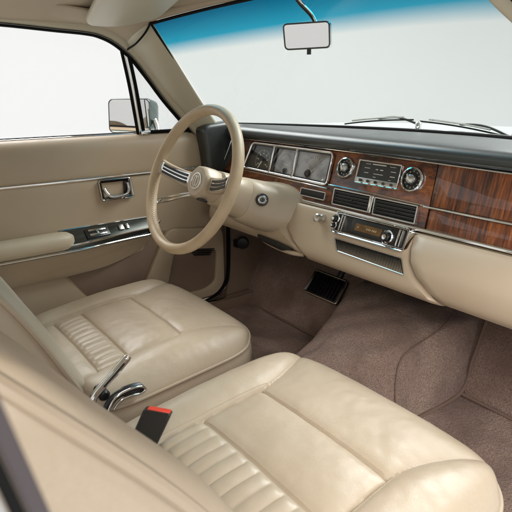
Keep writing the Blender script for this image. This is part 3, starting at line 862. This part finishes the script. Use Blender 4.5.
# armrest
def arm(a, b):
    y = lerp(-.25, .485, b); an = 2 * math.pi * a
    endf = math.sqrt(max(0, 1 - max(0, (y - .435) / .05) ** 2))
    c, s_ = math.cos(an), math.sin(an)
    hw, hh = .036, .0265
    x = -.688 + hw * math.copysign(abs(c) ** .7, c) * (1 if c < 0 else (.35 + .65 * endf))
    z = -.4270 + hh * math.copysign(abs(s_) ** .75, s_) * (.55 + .45 * endf) - .004
    return V((x, y, z))
m = M(); m.loft([[arm(k / 32, j / 60) for k in range(32)] for j in range(61)]); m.build('armrest', LEATHER_SIDE, door, smooth=60)
# chrome under-edge of the armrest/switch ledge
m = M(); rings = []
for y in [-.25 + k * .05 for k in range(21)]:
    x = -.655 if y < .44 else lerp(-.655, -.684, sstep(.44, .74, y))
    rings.append([V((-.72, y, -.4545)), V((x, y, -.4545)), V((x + .003, y, -.4585)), V((x, y, -.4625)), V((-.72, y, -.4625))])
m.loft(rings); m.build('ledge_trim', CHROME, door, bevel=.001)
# switch panel: raked dark metal face between two chrome edges
SWA, SWB = V((-.7140, .47, -.4040)), V((-.668, .47, -.4400))
def swf(y, t, n=0.):
    k = sstep(.46, .78, y)
    a = V((-.7150, y, -.4060)); b = V((lerp(-.662, -.688, k), y, lerp(-.4440, -.4370, k)))
    d = (b - a); nn = V((-d.z, 0, d.x)).normalized()
    if nn.z < 0: nn = -nn
    return a + d * t + nn * n
m = M(); ysw = [.455 + k * .305 / 16 for k in range(17)]
m.loft([[swf(y, 0), swf(y, 1), swf(y, 1) + V((0, 0, -.014)), V((-.719, y, -.46))] for y in ysw]); sw = m.build('switch_panel', DARKMETAL, door, bevel=.0008)
M().tube([swf(y, 0, .001) for y in ysw], .0026, seg=8).build('panel_edge', CHROME, sw)
M().tube([swf(y, .97, .001) for y in ysw], .0030, seg=8).build('panel_edge', CHROME, sw)
def swbox(y0, y1, t0, t1, n0, n1, name, mat, bev=.0008):
    m = M(); m.loft([[swf(y0, t0, n), swf(y1, t0, n), swf(y1, t1, n), swf(y0, t1, n)] for n in (n0, n1)]); m.build(name, mat, sw, bevel=bev)
swbox(.525, .600, .22, .80, 0, .004, 'switch_surround', BLACK)
swbox(.535, .590, .30, .42, .004, .007, 'window_switch', CHROME)
swbox(.535, .590, .58, .70, .004, .007, 'window_switch', CHROME)
swbox(.559, .566, .30, .70, .004, .006, 'window_switch', BRUSHED)
swbox(.634, .650, .30, .66, 0, .005, 'window_switch', BRUSHED)
swbox(.658, .668, .30, .66, 0, .005, 'window_switch', CHROME)
# chrome finial at the front end
M().tube(spline([V((-.700, .742, -.443)), V((-.694, .762, -.436)), V((-.696, .778, -.418))], 5), .0045, seg=8).build('finial', CHROME, door)
# map pocket below
pocket = spline([(-.25, -.462), (.46, -.462), (.70, -.462), (.745, -.462), (.735, -.485), (.70, -.512), (.62, -.536), (.46, -.545), (-.25, -.545)], 6)
m = M(); pk = [(p[0], p[1]) for p in pocket]
def pkf(y, z, n):
    f = sstep(.74, .45, y)
    return V((-.722 + n * (.45 + .55 * f) - .012 * sstep(-.47, -.545, z) * (n > 0), y, z))
m.loft([[pkf(y, z, n) for y, z in pk] for n in (0, .030, .040, .043)]); m.build('map_pocket', TRIM, door, bevel=.004)
# lower door area: brown carpeted panel, cream lower piece with slanted seam
m = M(); m.prism([(-.25, -.56), (.452, -.545), (.60, -.76), (-.25, -.76)], PX(-.720), .0, .010); m.build('lower_panel', TRIM, door, bevel=.003)
m = M(); m.prism([(.457, -.545), (.62, -.540), (.72, -.515), (.76, -.455), (1.04, -.50), (1.043, -.62), (1.03, -.72), (.99, -.752), (.605, -.755)], PX(-.720), .0, .006); m.build('lower_carpet_panel', KICK, door, bevel=.003)
# raised speaker frame and recessed dark panel with a grip louvre
fo = rpoly([(.806, -.455), (1.033, -.485), (1.035, -.700), (.995, -.738), (.66, -.742), (.70, -.66)], .035)
fi = rpoly([(.835, -.535), (1.008, -.562), (.998, -.690), (.955, -.708), (.79, -.708), (.80, -.66)], .025)
m = M(); n_ = 42
def rs(poly):
    P = [V(p) for p in poly]; L_ = [0]
    for i in range(len(P)): L_.append(L_[-1] + (P[(i + 1) % len(P)] - P[i]).length)
    out = []
    for k in range(96):
        s_ = L_[-1] * k / 96
        j = max(i for i in range(len(P)) if L_[i] <= s_ + 1e-9); f = (s_ - L_[j]) / max(1e-9, L_[j + 1] - L_[j])
        q = P[j].lerp(P[(j + 1) % len(P)], min(f, 1)); out.append((q.x, q.y))
    return out
m.ring(rs(fo), rs(fi), PX(-.716), .0, .020, .014); sp_ = m.build('speaker_frame', TRIM, door, bevel=.004, smooth=50)
m = M(); m.prism(rs(fi), PX(-.716), -.004, .004); m.build('speaker_panel', KICK, sp_)
for k in range(4):
    z = -.552 - k * .0075
    m = M(); m.box((-.706, .945, z), (.010, .105 - k * .012, .0035), Matrix.Rotation(R(-9), 3, 'X')); m.build('louvre', BLACK, sp_, bevel=.001)
# black seal round the front edge of the door with bright end cap
sl = spline([V((-.706, 1.060, -.46)), V((-.706, 1.062, -.56)), V((-.706, 1.058, -.66)), V((-.704, 1.046, -.705)), V((-.702, 1.005, -.742)), V((-.700, .94, -.757)), V((-.700, .80, -.760))], 8)
M().tube(sl, .0075, seg=8).build('edge_seal', RUBBER, door)
M().tube([p + V((.006, .003, -.002)) for p in sl[26:]], .0036, seg=8).build('edge_bead', CHROME, door)
# quarter light: divider post, glass, frame
def vp(y, z): return V((railx(z) - .006, y, z))
post = [V((-.758, .762, -.143)), V((-.745, .738, .0)), V((-.738, .717, .105))]
m = M()
for off, nm, mt, r in ((0, 'divider_post', CHROME, .0085),):
    M().tube(spline(post, 8), r, seg=10, flat=.8, ref=(1, 0, 0)).build(nm, mt, door)
M().tube([p + V((.004, -.013, 0)) for p in spline(post, 8)], .0042, seg=8).build('glass_run', RUBBER, door)
M().tube([p + V((.007, .009, 0)) for p in spline(post, 8)], .0045, seg=8).build('glass_run', RUBBER, door)
gl_ = [V((-.758, .775, -.143)), V((-.768, .955, -.143)), V((-.742, .845, -.015)), V((-.740, .735, .090))]
m = M(); m.add(gl_, [(0, 1, 2, 3)]); m.build('quarter_glass', CLEAR, door, solid=.004)
M().tube([V((-.752, .775, -.1365)), V((-.756, .95, -.1365))], .0065, seg=8).build('quarter_seal', RUBBER, door)
m = M(); m.box((-.748, .772, -.137), (.016, .034, .016)); m.build('post_foot', CHROME, door, bevel=.004)

# door mirror outside
wm = thing('door_mirror', (-.90, .84, -.15), 'chrome door mirror with a pale rectangular glass outside the side window', 'mirror')
MC = V((-.885, .800, -.087)); 
ma = V((.30, .95, 0)).normalized(); ma = V((.56, .83, 0)).normalized()
mu_ = V((0, 0, 1)); mn = ma.cross(mu_).normalized()
if mn.y > 0: mn = -mn
def MF(x, y, n=0.): return MC + ma * x + mu_ * y + mn * n
g = rrect(-.014, -.004, .138, .112, .018, 6, skew=.05)
m = M(); rings = []
for (n, s_, sh) in ((.004, 1.0, 0), (0, 1.03, 0), (-.012, 1.03, .004), (-.03, .97, .014), (-.055, .86, .030), (-.080, .66, .044), (-.096, .40, .053), (-.102, .12, .056)):
    rings.append([MF(-.014 + (x + .014) * s_ + sh, -.004 + (y + .004) * s_, n) for x, y in g])
m.loft(rings); m.build('mirror_shell', TEALMETAL, wm, smooth=60)
m = M(); m.ring(g, shrink(g, .0022), MF, .003, .0075); m.build('mirror_rim', DARKMETAL, wm, bevel=.0006)
m = M(); m.prism(shrink(g, .002), MF, .003, .0050); m.build('mirror_glass', MIRRORGLASS, wm)
M().tube(spline([V((-.862, .865, -.105)), V((-.850, .868, -.128)), V((-.842, .865, -.142)), V((-.838, .862, -.156))], 5), .010, seg=12).build('mirror_arm', CHROME, wm)
m = M(); m.box((-.838, .862, -.160), (.05, .07, .012)); m.build('mirror_foot', CHROME, wm, bevel=.004)
# outer door skin top so the mirror stands on something
M().grid(lambda a, b: V((lerp(-.775, -.90, b) , lerp(-.4, 1.1, a), lerp(-.150, -.200, b ** 1.6))), 10, 8).build('door_skin', PAINT, door, solid=.003)

# ------------------------------------------------------------------ interior mirror
im = thing('rear_view_mirror', (0, .83, .20), 'rectangular rear view mirror with chrome back hanging on its stem before the windscreen', 'mirror')
IC = V((.0, .775, .0985))
inr = V((-.50, -.80, -.10)).normalized()       # faces the driver-ish, the rear
iu = V((0, 0, 1)) - inr * inr.z; iu.normalize(); ix = iu.cross(inr)
inr2 = V((.58, -.80, -.05)).normalized(); iu = (V((0, 0, 1)) - inr2 * inr2.z).normalized(); ix = iu.cross(inr2)
def IM(x, y, n=0.): return IC + ix * x + iu * y + inr2 * n
g = rpoly([(-.049, .0245), (.046, .0275), (.049, -.0225), (-.044, -.0255)], .010)
m = M(); rings = []
for (n, s_) in ((.010, .975), (.008, 1.0), (-.006, 1.02), (-.014, .95), (-.018, .80)):
    rings.append([IM(x * s_, y * s_, n) for x, y in g])
m.loft(rings); m.build('mirror_case', CHROME, im, smooth=60)
m = M(); m.ring(g, shrink(g, .003), IM, .006, .0125); m.build('mirror_rim', DARKMETAL, im, bevel=.0008)
m = M(); m.prism(shrink(g, .0028), IM, .008, .0112); m.build('mirror_glass', MIRRORGLASS, im)
st_ = spline([IM(.020, .026, -.010), IM(.012, .045, -.012), V((-.008, .79, .165)), V((-.015, .80, .205))], 6)
st_ = [IM(.016, .020, -.014), IM(.004, .040, -.014), V((-.012, .757, .165)), V((-.026, .752, .195)), V((-.036, .75, .225))]
M().tube(spline(st_, 6), .0042, seg=10).build('mirror_stem', BLACK, im)
M().tube([p + V((.003, -.002, .003)) for p in spline(st_, 6)], .0022, seg=8).build('stem_bead', CHROME, im)
m = M(); m.lathe([(0, -.004), (.0045, -.004), (.0045, .004), (0, .004)], lambda x, y, n: IM(.004 + x, -.0275 + n * 1.6, y), 14); m.build('dip_tab', BLACK, im)

# ------------------------------------------------------------------ sun visor
vs_ = thing('sun_visor', (-.45, .70, .19), "beige padded sun visor folded up against the roof above the driver", 'sun visor')
vp_ = rpoly([(-.638, .560), (-.36, .515), (-.12, .54), (-.12, .645), (-.30, .678), (-.50, .703), (-.61, .655)], .04)
def vz(x, y): 
    t = x / .722
    zc = .275 - .035 * sstep(.35, .85, y) - .033 * sstep(.60, .84, y)
    return lerp(zc, .165, abs(t) ** 3.2) - .020 - .012 * sstep(-.2, -.5, x)
m = M(); m.loft([[V((x * s1 + (1 - s1) * -.37, y * s1 + (1 - s1) * .66, vz(x, y) + dz)) for x, y in vp_] for s1, dz in ((.98, .006), (1, .002), (1, -.004), (.985, -.009), (.93, -.011))])
m.build('visor_pad', PILLAR, vs_, smooth=60)
M().tube([V((-.12, .56, vz(-.12, .56))), V((-.08, .56, vz(-.08, .56) + .004)), V((-.07, .56, vz(-.07, .56) + .014))], .005, seg=10).build('visor_rod', CHROME, vs_)

# ------------------------------------------------------------------ seats
def padded(frame, hw, L, Rz, Rs, height, nu=170, nv=150, wall=.12, c=.115, wall_in=.012):
    """an upholstered block: frame(a, b, h), a across, b from front edge; height(a, b) gives the upholstery relief"""
    m = M(); P = []
    def mp(q, e=1.6): return math.copysign(1 - (1 - abs(q)) ** e, q)
    for j in range(nv + 1):
        for i in range(nu + 1):
            s = mp(2 * i / nu - 1); t = mp(2 * j / nv - 1)
            cf = c * (1.25 if t < 0 else .8); a = hw * s * (1 - cf * abs(t) ** 6.5); b = L / 2 + L / 2 * t * (1 - cf * hw * 2 / L * abs(s) ** 6.5)
            qs = max(0, (abs(s) - (1 - Rs / hw)) / (Rs / hw))
            fr_ = Rs * (1.7 if t < 0 else 1.)
            qt = max(0, (abs(t) - (1 - fr_ / (L / 2))) / (fr_ / (L / 2)))
            k = min(1, (qs ** 5 + qt ** 5) ** .4)
            h = -Rz * (1 - math.sqrt(max(0, 1 - k)))
            P.append((a, b, h + height(a, b) * (1 - k ** 2)))
    idx = lambda i, j: j * (nu + 1) + i
    fs = [(idx(i, j), idx(i + 1, j), idx(i + 1, j + 1), idx(i, j + 1)) for j in range(nv) for i in range(nu)]
    ringi = [idx(i, 0) for i in range(nu)] + [idx(nu, j) for j in range(nv)] + [idx(i, nv) for i in range(nu, 0, -1)] + [idx(0, j) for j in range(nv, 0, -1)]
    m.add([frame(*p) for p in P], fs)
    welt = [P[i] for i in ringi]
    # side wall
    n = len(ringi); prev = ringi; base = len(m.v)
    cen = (0, L / 2)
    for lv, (dz, out) in enumerate(((-.004, -.002), (-.014, .004), (-.35 * wall, .007), (-.7 * wall, .004), (-wall, -wall_in))):
        cur = []
        for i in ringi:
            a, b, h = P[i]
            va, vb = a - cen[0], b - cen[1]
            # outward direction by dominant side
            na, nb = (va / hw) ** 7, (vb / (L / 2)) ** 7; l = math.hypot(na, nb) or 1
            m.v.append(frame(a + na / l * out, b + nb / l * out, h + dz)); cur.append(len(m.v) - 1)
        for k in range(n):
            m.f.append((prev[k], prev[(k + 1) % n], cur[(k + 1) % n], cur[k]))
        prev = cur
    m.f.append(tuple(prev))
    return m, welt

def groove(d, depth, sig): return -depth * math.exp(-(d / sig) ** 2)

def seat(name, label, xc, yfront, zfront, hw, b1, b2, b3, ins, tilt, rec, backL, hingeY, hingeZ, turn):
    root = thing(name, (xc, yfront - .25, -.80), label, 'car seat', 'front seats')
    ct, st2 = math.cos(tilt), math.sin(tilt)
    def F(a, b, h): return V((xc + a, yfront - b * ct - h * -st2 * 0 - 0, zfront - b * st2 + h * ct))
    L = .47
    def height(a, b):
        h = .016 * (1 - (a / hw) ** 2) + .012 * math.sin(math.pi * min(1, b / L))
        ab = abs(a); bi = ins + .012 * sstep(b1, L, b) + .075 * max(0, (b1 - b) / b1) ** 1.6
        inside = ab < bi
        h += (groove(ab - bi, .0030, .0016) + groove(ab - bi, .0028, .009)) * (.35 + .65 * sstep(b1 - .05, b1, b))
        if ab > bi: h += .016 * (.35 + .65 * sstep(.0, .15, b)) * math.sin(math.pi * min(1, (ab - bi) / (hw - bi)) ** .8) ** .95 
        else:
            w = sstep(-.001, .003, bi - ab)
            for bb, dp in ((b1, .0045), (b2, .0045), (b3, .0045)):
                h += (groove(b - bb, .0030, .0016) + groove(b - bb, .0028, .009)) * w
            seg_ = None
            for lo, hi, pf in ((0.0, b1, .006), (b1, b2, .006), (b2, b3, .002), (b3, L + .05, .003)):
                if lo <= b < hi: h += pf * math.sin(math.pi * (b - lo) / (hi - lo)) * math.sin(math.pi * .5 * min(1, (bi - ab) / .06))
            if b2 < b < b3:
                ww = sstep(0, .012, b - b2) * sstep(0, .012, b3 - b)
                ph = a / .0265 * math.pi + .5 * math.pi
                h += ww * (.0042 * abs(math.sin(ph)) ** .6 - .002)
        # gentle unevenness of worn leather
        q_ = V((a * 9 + xc * 7, b * 9, xc * 3)); h += .0022 * noise.noise(q_) + .0011 * noise.noise(q_ * 2.7) + .0005 * noise.noise(q_ * 6.5)
        return h
    m, welt = padded(F, hw, L, .019, .050, height, nu=300, nv=320, wall=.12)
    cu = m.build('cushion', LEATHER, root, smooth=60)
    wl = [F(a * 1.003, b, h + .0005) for a, b, h in welt[::3]]
    M().tube(wl, .0038, closed=True, seg=8).build('piping', LEATHER, cu)
    # stitching beside the seams
    m = M()
    def stitch(a0, b0_, a1, b1_, n):
        for k in range(n):
            t0, t1 = (k + .18) / n, (k + .78) / n
            p = F(lerp(a0, a1, t0), lerp(b0_, b1_, t0), height(lerp(a0, a1, t0), lerp(b0_, b1_, t0)) + .0004)
            q = F(lerp(a0, a1, t1), lerp(b0_, b1_, t1), height(lerp(a0, a1, t1), lerp(b0_, b1_, t1)) + .0004)
            m.tube([p, q], .00055, seg=4)
    for bb in (b1, b2, b3):
        for d in (-.0042,): stitch(-ins + .008, bb + d, ins - .008, bb + d, 56)
    for sg in (-1, 1): stitch(sg * (ins + .0055), b1 - .02, sg * (ins + .0175), L - .03, 90)
    m.build('stitching', THREAD, cu)
    # seat base
    m = M(); m.loft([[F(a, b, h) for a, b in rrect(0, L / 2, 2 * (hw - .03), L - .06, .05)] for h in (-.13, -.20)]); m.build('seat_base', KICK, root, bevel=.006)
    # backrest: frame runs down from the top edge; h is out towards the front
    rt, rs_ = math.cos(rec), math.sin(rec)
    up = V((0, -rs_, rt)); fw = V((0, rt, rs_))
    def B(a, b, h):
        d = backL - b
        curve_ = -.50 * max(0, d - .16) ** 2          # upper part leans back a little more
        return V((xc + a, hingeY, hingeZ)) + up * d + fw * (h + curve_ + turn * a / hw)   # the passenger's backrest stands turned in a little
    def bh(a, b):
        h = .005 * (1 - (a / hw) ** 2); e = 0.
        ab = abs(a); bi = ins + .01
        e += groove(ab - bi, .006, .004)
        if ab > bi: e += .006 * math.sin(math.pi * min(1, (ab - bi) / (hw - bi)))
        else: e += .004 * sstep(.2, .24, b) * abs(math.sin(a / .0265 * math.pi + .5 * math.pi)) ** .55
        return h + e * sstep(.10, .22, b)
    m, welt = padded(B, hw - .008, backL, .014, .030, bh, nu=120, nv=90, wall=.115, wall_in=.02)
    bk = m.build('backrest', LEATHER, root, smooth=60)
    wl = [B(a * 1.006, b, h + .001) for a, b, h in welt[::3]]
    M().tube(wl, .0052, closed=True, seg=8).build('piping', PIPING_SHADED, bk)
    return root, F, B

drv, FD, BD = seat('driver_seat', 'cream leather seat behind the steering wheel with a chrome backrest lever', -.362, .757, -.590, .276, .185, .330, .405, .150, R(4.5), R(25), .52, .306, -.605, .0)
pas, FP, BP = seat('passenger_seat', 'near cream leather seat in the foreground with pleated centre and red buckle beside it', .350, .664, -.505, .252, .175, .292, .380, .137, R(5), R(25), .50, .257, -.545, .034)

# chrome backrest release levers on the driver's seat (inboard hinge)
LX = -.095
def lev(pts, r, mat, name, flat=1., par=drv): return M().tube(spline(pts, 7), r, seg=12, flat=flat).build(name, mat, par)
hinge = M(); hinge.lathe([(0, -.03), (.012, -.03), (.012, .002), (.008, .006), (0, .006)], lambda x, y, n: V((LX - .008 + n, .326 + x, -.606 + y)), 28)
hg = hinge.build('hinge_cover', BLACK, drv)
lev([(LX + .002, .300, -.628), (LX + .002, .296, -.612), (LX + .003, .301, -.594), (LX + .004, .318, -.578), (LX + .006, .345, -.556), (LX + .007, .372, -.533), (LX + .007, .380, -.526)], [.0085] * 28 + [.0090] * 10 + [.0078] * 5, CHROME, 'release_lever', .95)
lev([(LX + .0125, .320, -.574), (LX + .0145, .345, -.553), (LX + .0155, .366, -.535)], .0022, BLACK, 'lever_groove')
lev([(LX + .006, .318, -.640), (LX + .008, .328, -.620), (LX + .009, .345, -.606), (LX + .010, .372, -.602), (LX + .010, .394, -.605), (LX + .009, .402, -.612)], [.009] * 18 + [.0115] * 12 + [.0085] * 6, BLACK, 'tilt_lever', .75)
lev([(LX + .018, .318, -.645), (LX + .019, .328, -.616), (LX + .020, .345, -.600), (LX + .020, .374, -.595), (LX + .020, .398, -.599), (LX + .019, .406, -.609), (LX + .020, .394, -.614), (LX + .020, .372, -.611), (LX + .019, .350, -.614), (LX + .018, .334, -.630)], .0026, CHROME, 'tilt_lever_edge')
# hinge side trim on cushion: slim vertical seam
M().tube([V((-.1145, .402, -.645)), V((-.113, .398, -.70))], .0016, seg=6).build('side_seam', KICK, drv)

# ------------------------------------------------------------------ seat belt buckle
bkl = thing('seat_belt_buckle', (.10, .335, -.62), 'black seat belt buckle with red release button between the two seats', 'buckle')
bu = V((.03, .50, .86)).normalized(); bc = V((.196, .303, -.470)) - bu * .034      # long axis
bx = V((.66, .74, -.16)).normalized(); bn = bx.cross(bu).normalized()
def BF(x, y, n=0.): return bc + (bx * x + bu * y + bn * n) * 1.07
bm_ = Matrix((bx, bu, bn)).transposed()
m = M(); m.loft([[BF(x * s_, y0, n * s_) for x, n in rrect(0, 0, .040, .025, .005)] for y0, s_ in ((-.045, .80), (-.02, .96), (.02, 1.0), (.029, 1.0), (.0315, .95))])
m.build('buckle_body', BELTBLACK, bkl, bevel=.0012)
m = M(); m.loft([[BF(x + .001, y0, n) for x, n in rrect(0, 0, .033, .016, .003)] for y0 in (.026, .0335)]); m.build('release_button', RED, bkl, bevel=.0012)
m = M(); m.loft([[BF(x, y0, n + .0115) for x, n in rrect(0, 0, .034, .003, .001)] for y0 in (.022, .0325)]); m.build('latch_slot_lip', BELTBLACK, bkl)
m = M(); m.loft([[BF(x, y0, n) for x, n in rrect(0, 0, .026, .006, .002)] for y0 in (-.045, -.12)]); m.build('stalk', BELTBLACK, bkl)
m = M(); m.loft([[BF(x + .0235, y0, n) for x, n in rrect(0, 0, .003, .014, .001)] for y0 in (-.060, -.020)]); m.build('steel_tongue', CHROME, bkl, bevel=.0008)

# ------------------------------------------------------------------ pedals, brake release, wipers
ped = thing('brake_pedal', (-.33, 1.2, -.66), 'wide black ribbed brake pedal with bright edge trim in the dark footwell', 'pedal')
pc = V((-.335, 1.205, -.645)); px_ = V((1, 0, 0)); pu = V((0, .62, .78)).normalized(); pn = px_.cross(pu); 
if pn.y > 0: pn = -pn
def PF(x, y, n=0.): return pc + px_ * x + pu * y + pn * n
g = rpoly([(-.075, .045), (.075, .045), (.080, -.045), (-.080, -.045)], .010)
m = M(); m.prism(g, PF, -.012, .0); m.build('pedal_plate', BLACK, ped, bevel=.002)
m = M(); m.ring(g, shrink(g, .005), PF, -.004, .004); m.build('pedal_trim', CHROME, ped, bevel=.001)
for k in range(9):
    m = M(); m.box(PF(-.060 + k * .015, 0, .003), (.007, .074, .007), Matrix((px_, pu, pn)).transposed()); m.build('pedal_rib', RUBBER, ped, bevel=.0015)
M().tube([PF(.03, .03, -.01), V((-.30, 1.28, -.54)), V((-.30, 1.34, -.44))], .010, seg=10).build('pedal_arm', BLACK, ped)

pb = thing('parking_brake_handle', (-.69, 1.14, -.56), 'round black parking brake release knob on the brown kick panel', 'brake handle')
kc = V((-.705, 1.128, -.555)); kd = V((.80, -.60, .05)).normalized(); k1 = kd.cross(V((0, 0, 1))).normalized(); k2 = kd.cross(k1)
def KF(x, y, n=0.): return kc + k1 * x + k2 * y + kd * n
m = M(); m.lathe([(.012, -.02), (.012, .012), (.020, .014), (.023, .020), (.023, .032), (.019, .038), (0, .040)], KF, 32); m.build('knob', BLACK, pb)
m = M(); m.box(KF(.026, .004, .018), (.026, .012, .03)); m.build('release_catch', BLACK, pb, bevel=.003)

def wiper(label, a, b, pivot):
    w = thing('windscreen_wiper', pivot, label, 'wiper', 'windscreen wipers')
    a, b, pv = V(a), V(b), V(pivot)
    n = 16; pts = [a.lerp(b, k / n) + V((0, 0, .004 * math.sin(math.pi * k / n))) for k in range(n + 1)]
    M().tube(pts, .0024, seg=6).build('blade_rubber', RUBBER, w)
    M().tube([p + V((0, -.002, .008)) for p in pts[2:-2]], .0026, seg=6).build('blade_bow', BRUSHED, w)
    mid = a.lerp(b, .52) + V((0, -.002, .010))
    M().tube(spline([pv, pv.lerp(mid, .5) + V((0, 0, .012)), mid], 6), [.0040] * 6 + [.0034] * 6 + [.0025], seg=8).build('wiper_arm', BLACK, w)
    m = M(); m.lathe([(.010, -.03), (.010, .004), (.006, .008), (0, .008)], lambda x, y, nn: pv + V((x, y, nn)), 18); m.build('pivot', CHROME, w)
wiper('windscreen wiper resting at the driver end of the screen base', (-.43, 1.362, -.117), (-.172, 1.388, -.0925), (-.165, 1.405, -.106))
wiper('windscreen wiper resting at the passenger end of the screen base', (-.150, 1.392, -.0960), (.122, 1.368, -.1185), (.140, 1.385, -.124))

# ------------------------------------------------------------------ light
wd = bpy.data.worlds.new('World'); S.world = wd; wd.use_nodes = True
bg = wd.node_tree.nodes['Background']; bg.inputs[0].default_value = (.98, .99, 1, 1); bg.inputs[1].default_value = .58
def area(name, loc, target, size, power, col=(1, 1, 1)):
    l = bpy.data.lights.new(name, 'AREA'); l.energy = power; l.shape = 'RECTANGLE'; l.size, l.size_y = size; l.color = col
    o = bpy.data.objects.new(name, l); COL.objects.link(o); o.location = loc
    o.rotation_euler = (V(target) - V(loc)).to_track_quat('-Z', 'Y').to_euler(); return o
area('softbox_key', (2.4, -1.2, 2.0), (.2, .5, -.4), (2.6, 2.0), 140, (1, .965, .925))
area('softbox_front', (.2, 4.0, 3.0), (-.1, 1.2, -.3), (3.6, 2.2), 290, (1, 1, 1))
area('softbox_left', (-3.4, .6, 3.0), (-1.2, .6, -.6), (2.6, 2.4), 150, (1, 1, 1))

# ------------------------------------------------------------------ camera
cd = bpy.data.cameras.new('camera'); cam = bpy.data.objects.new('camera', cd); COL.objects.link(cam)
cd.sensor_width = 36; cd.lens = 36 * 520 / 512; cd.clip_start = .01; cd.clip_end = 60
Xc = V((.61318, .78994, 0)); Yc = V((-.24285, .18851, .95157)); Zc = V((.75169, -.58348, .30743))
mw = Matrix((Xc, Yc, Zc)).transposed().to_4x4(); mw.translation = V((.83, 0, 0)); cam.matrix_world = mw
cd.dof.use_dof = True; cd.dof.focus_distance = 1.30; cd.dof.aperture_fstop = 14.0
S.camera = cam
S.render.engine = 'CYCLES'
S.view_settings.view_transform = 'Standard'; S.view_settings.look = 'None'; S.view_settings.exposure = 0.28; S.view_settings.gamma = 1
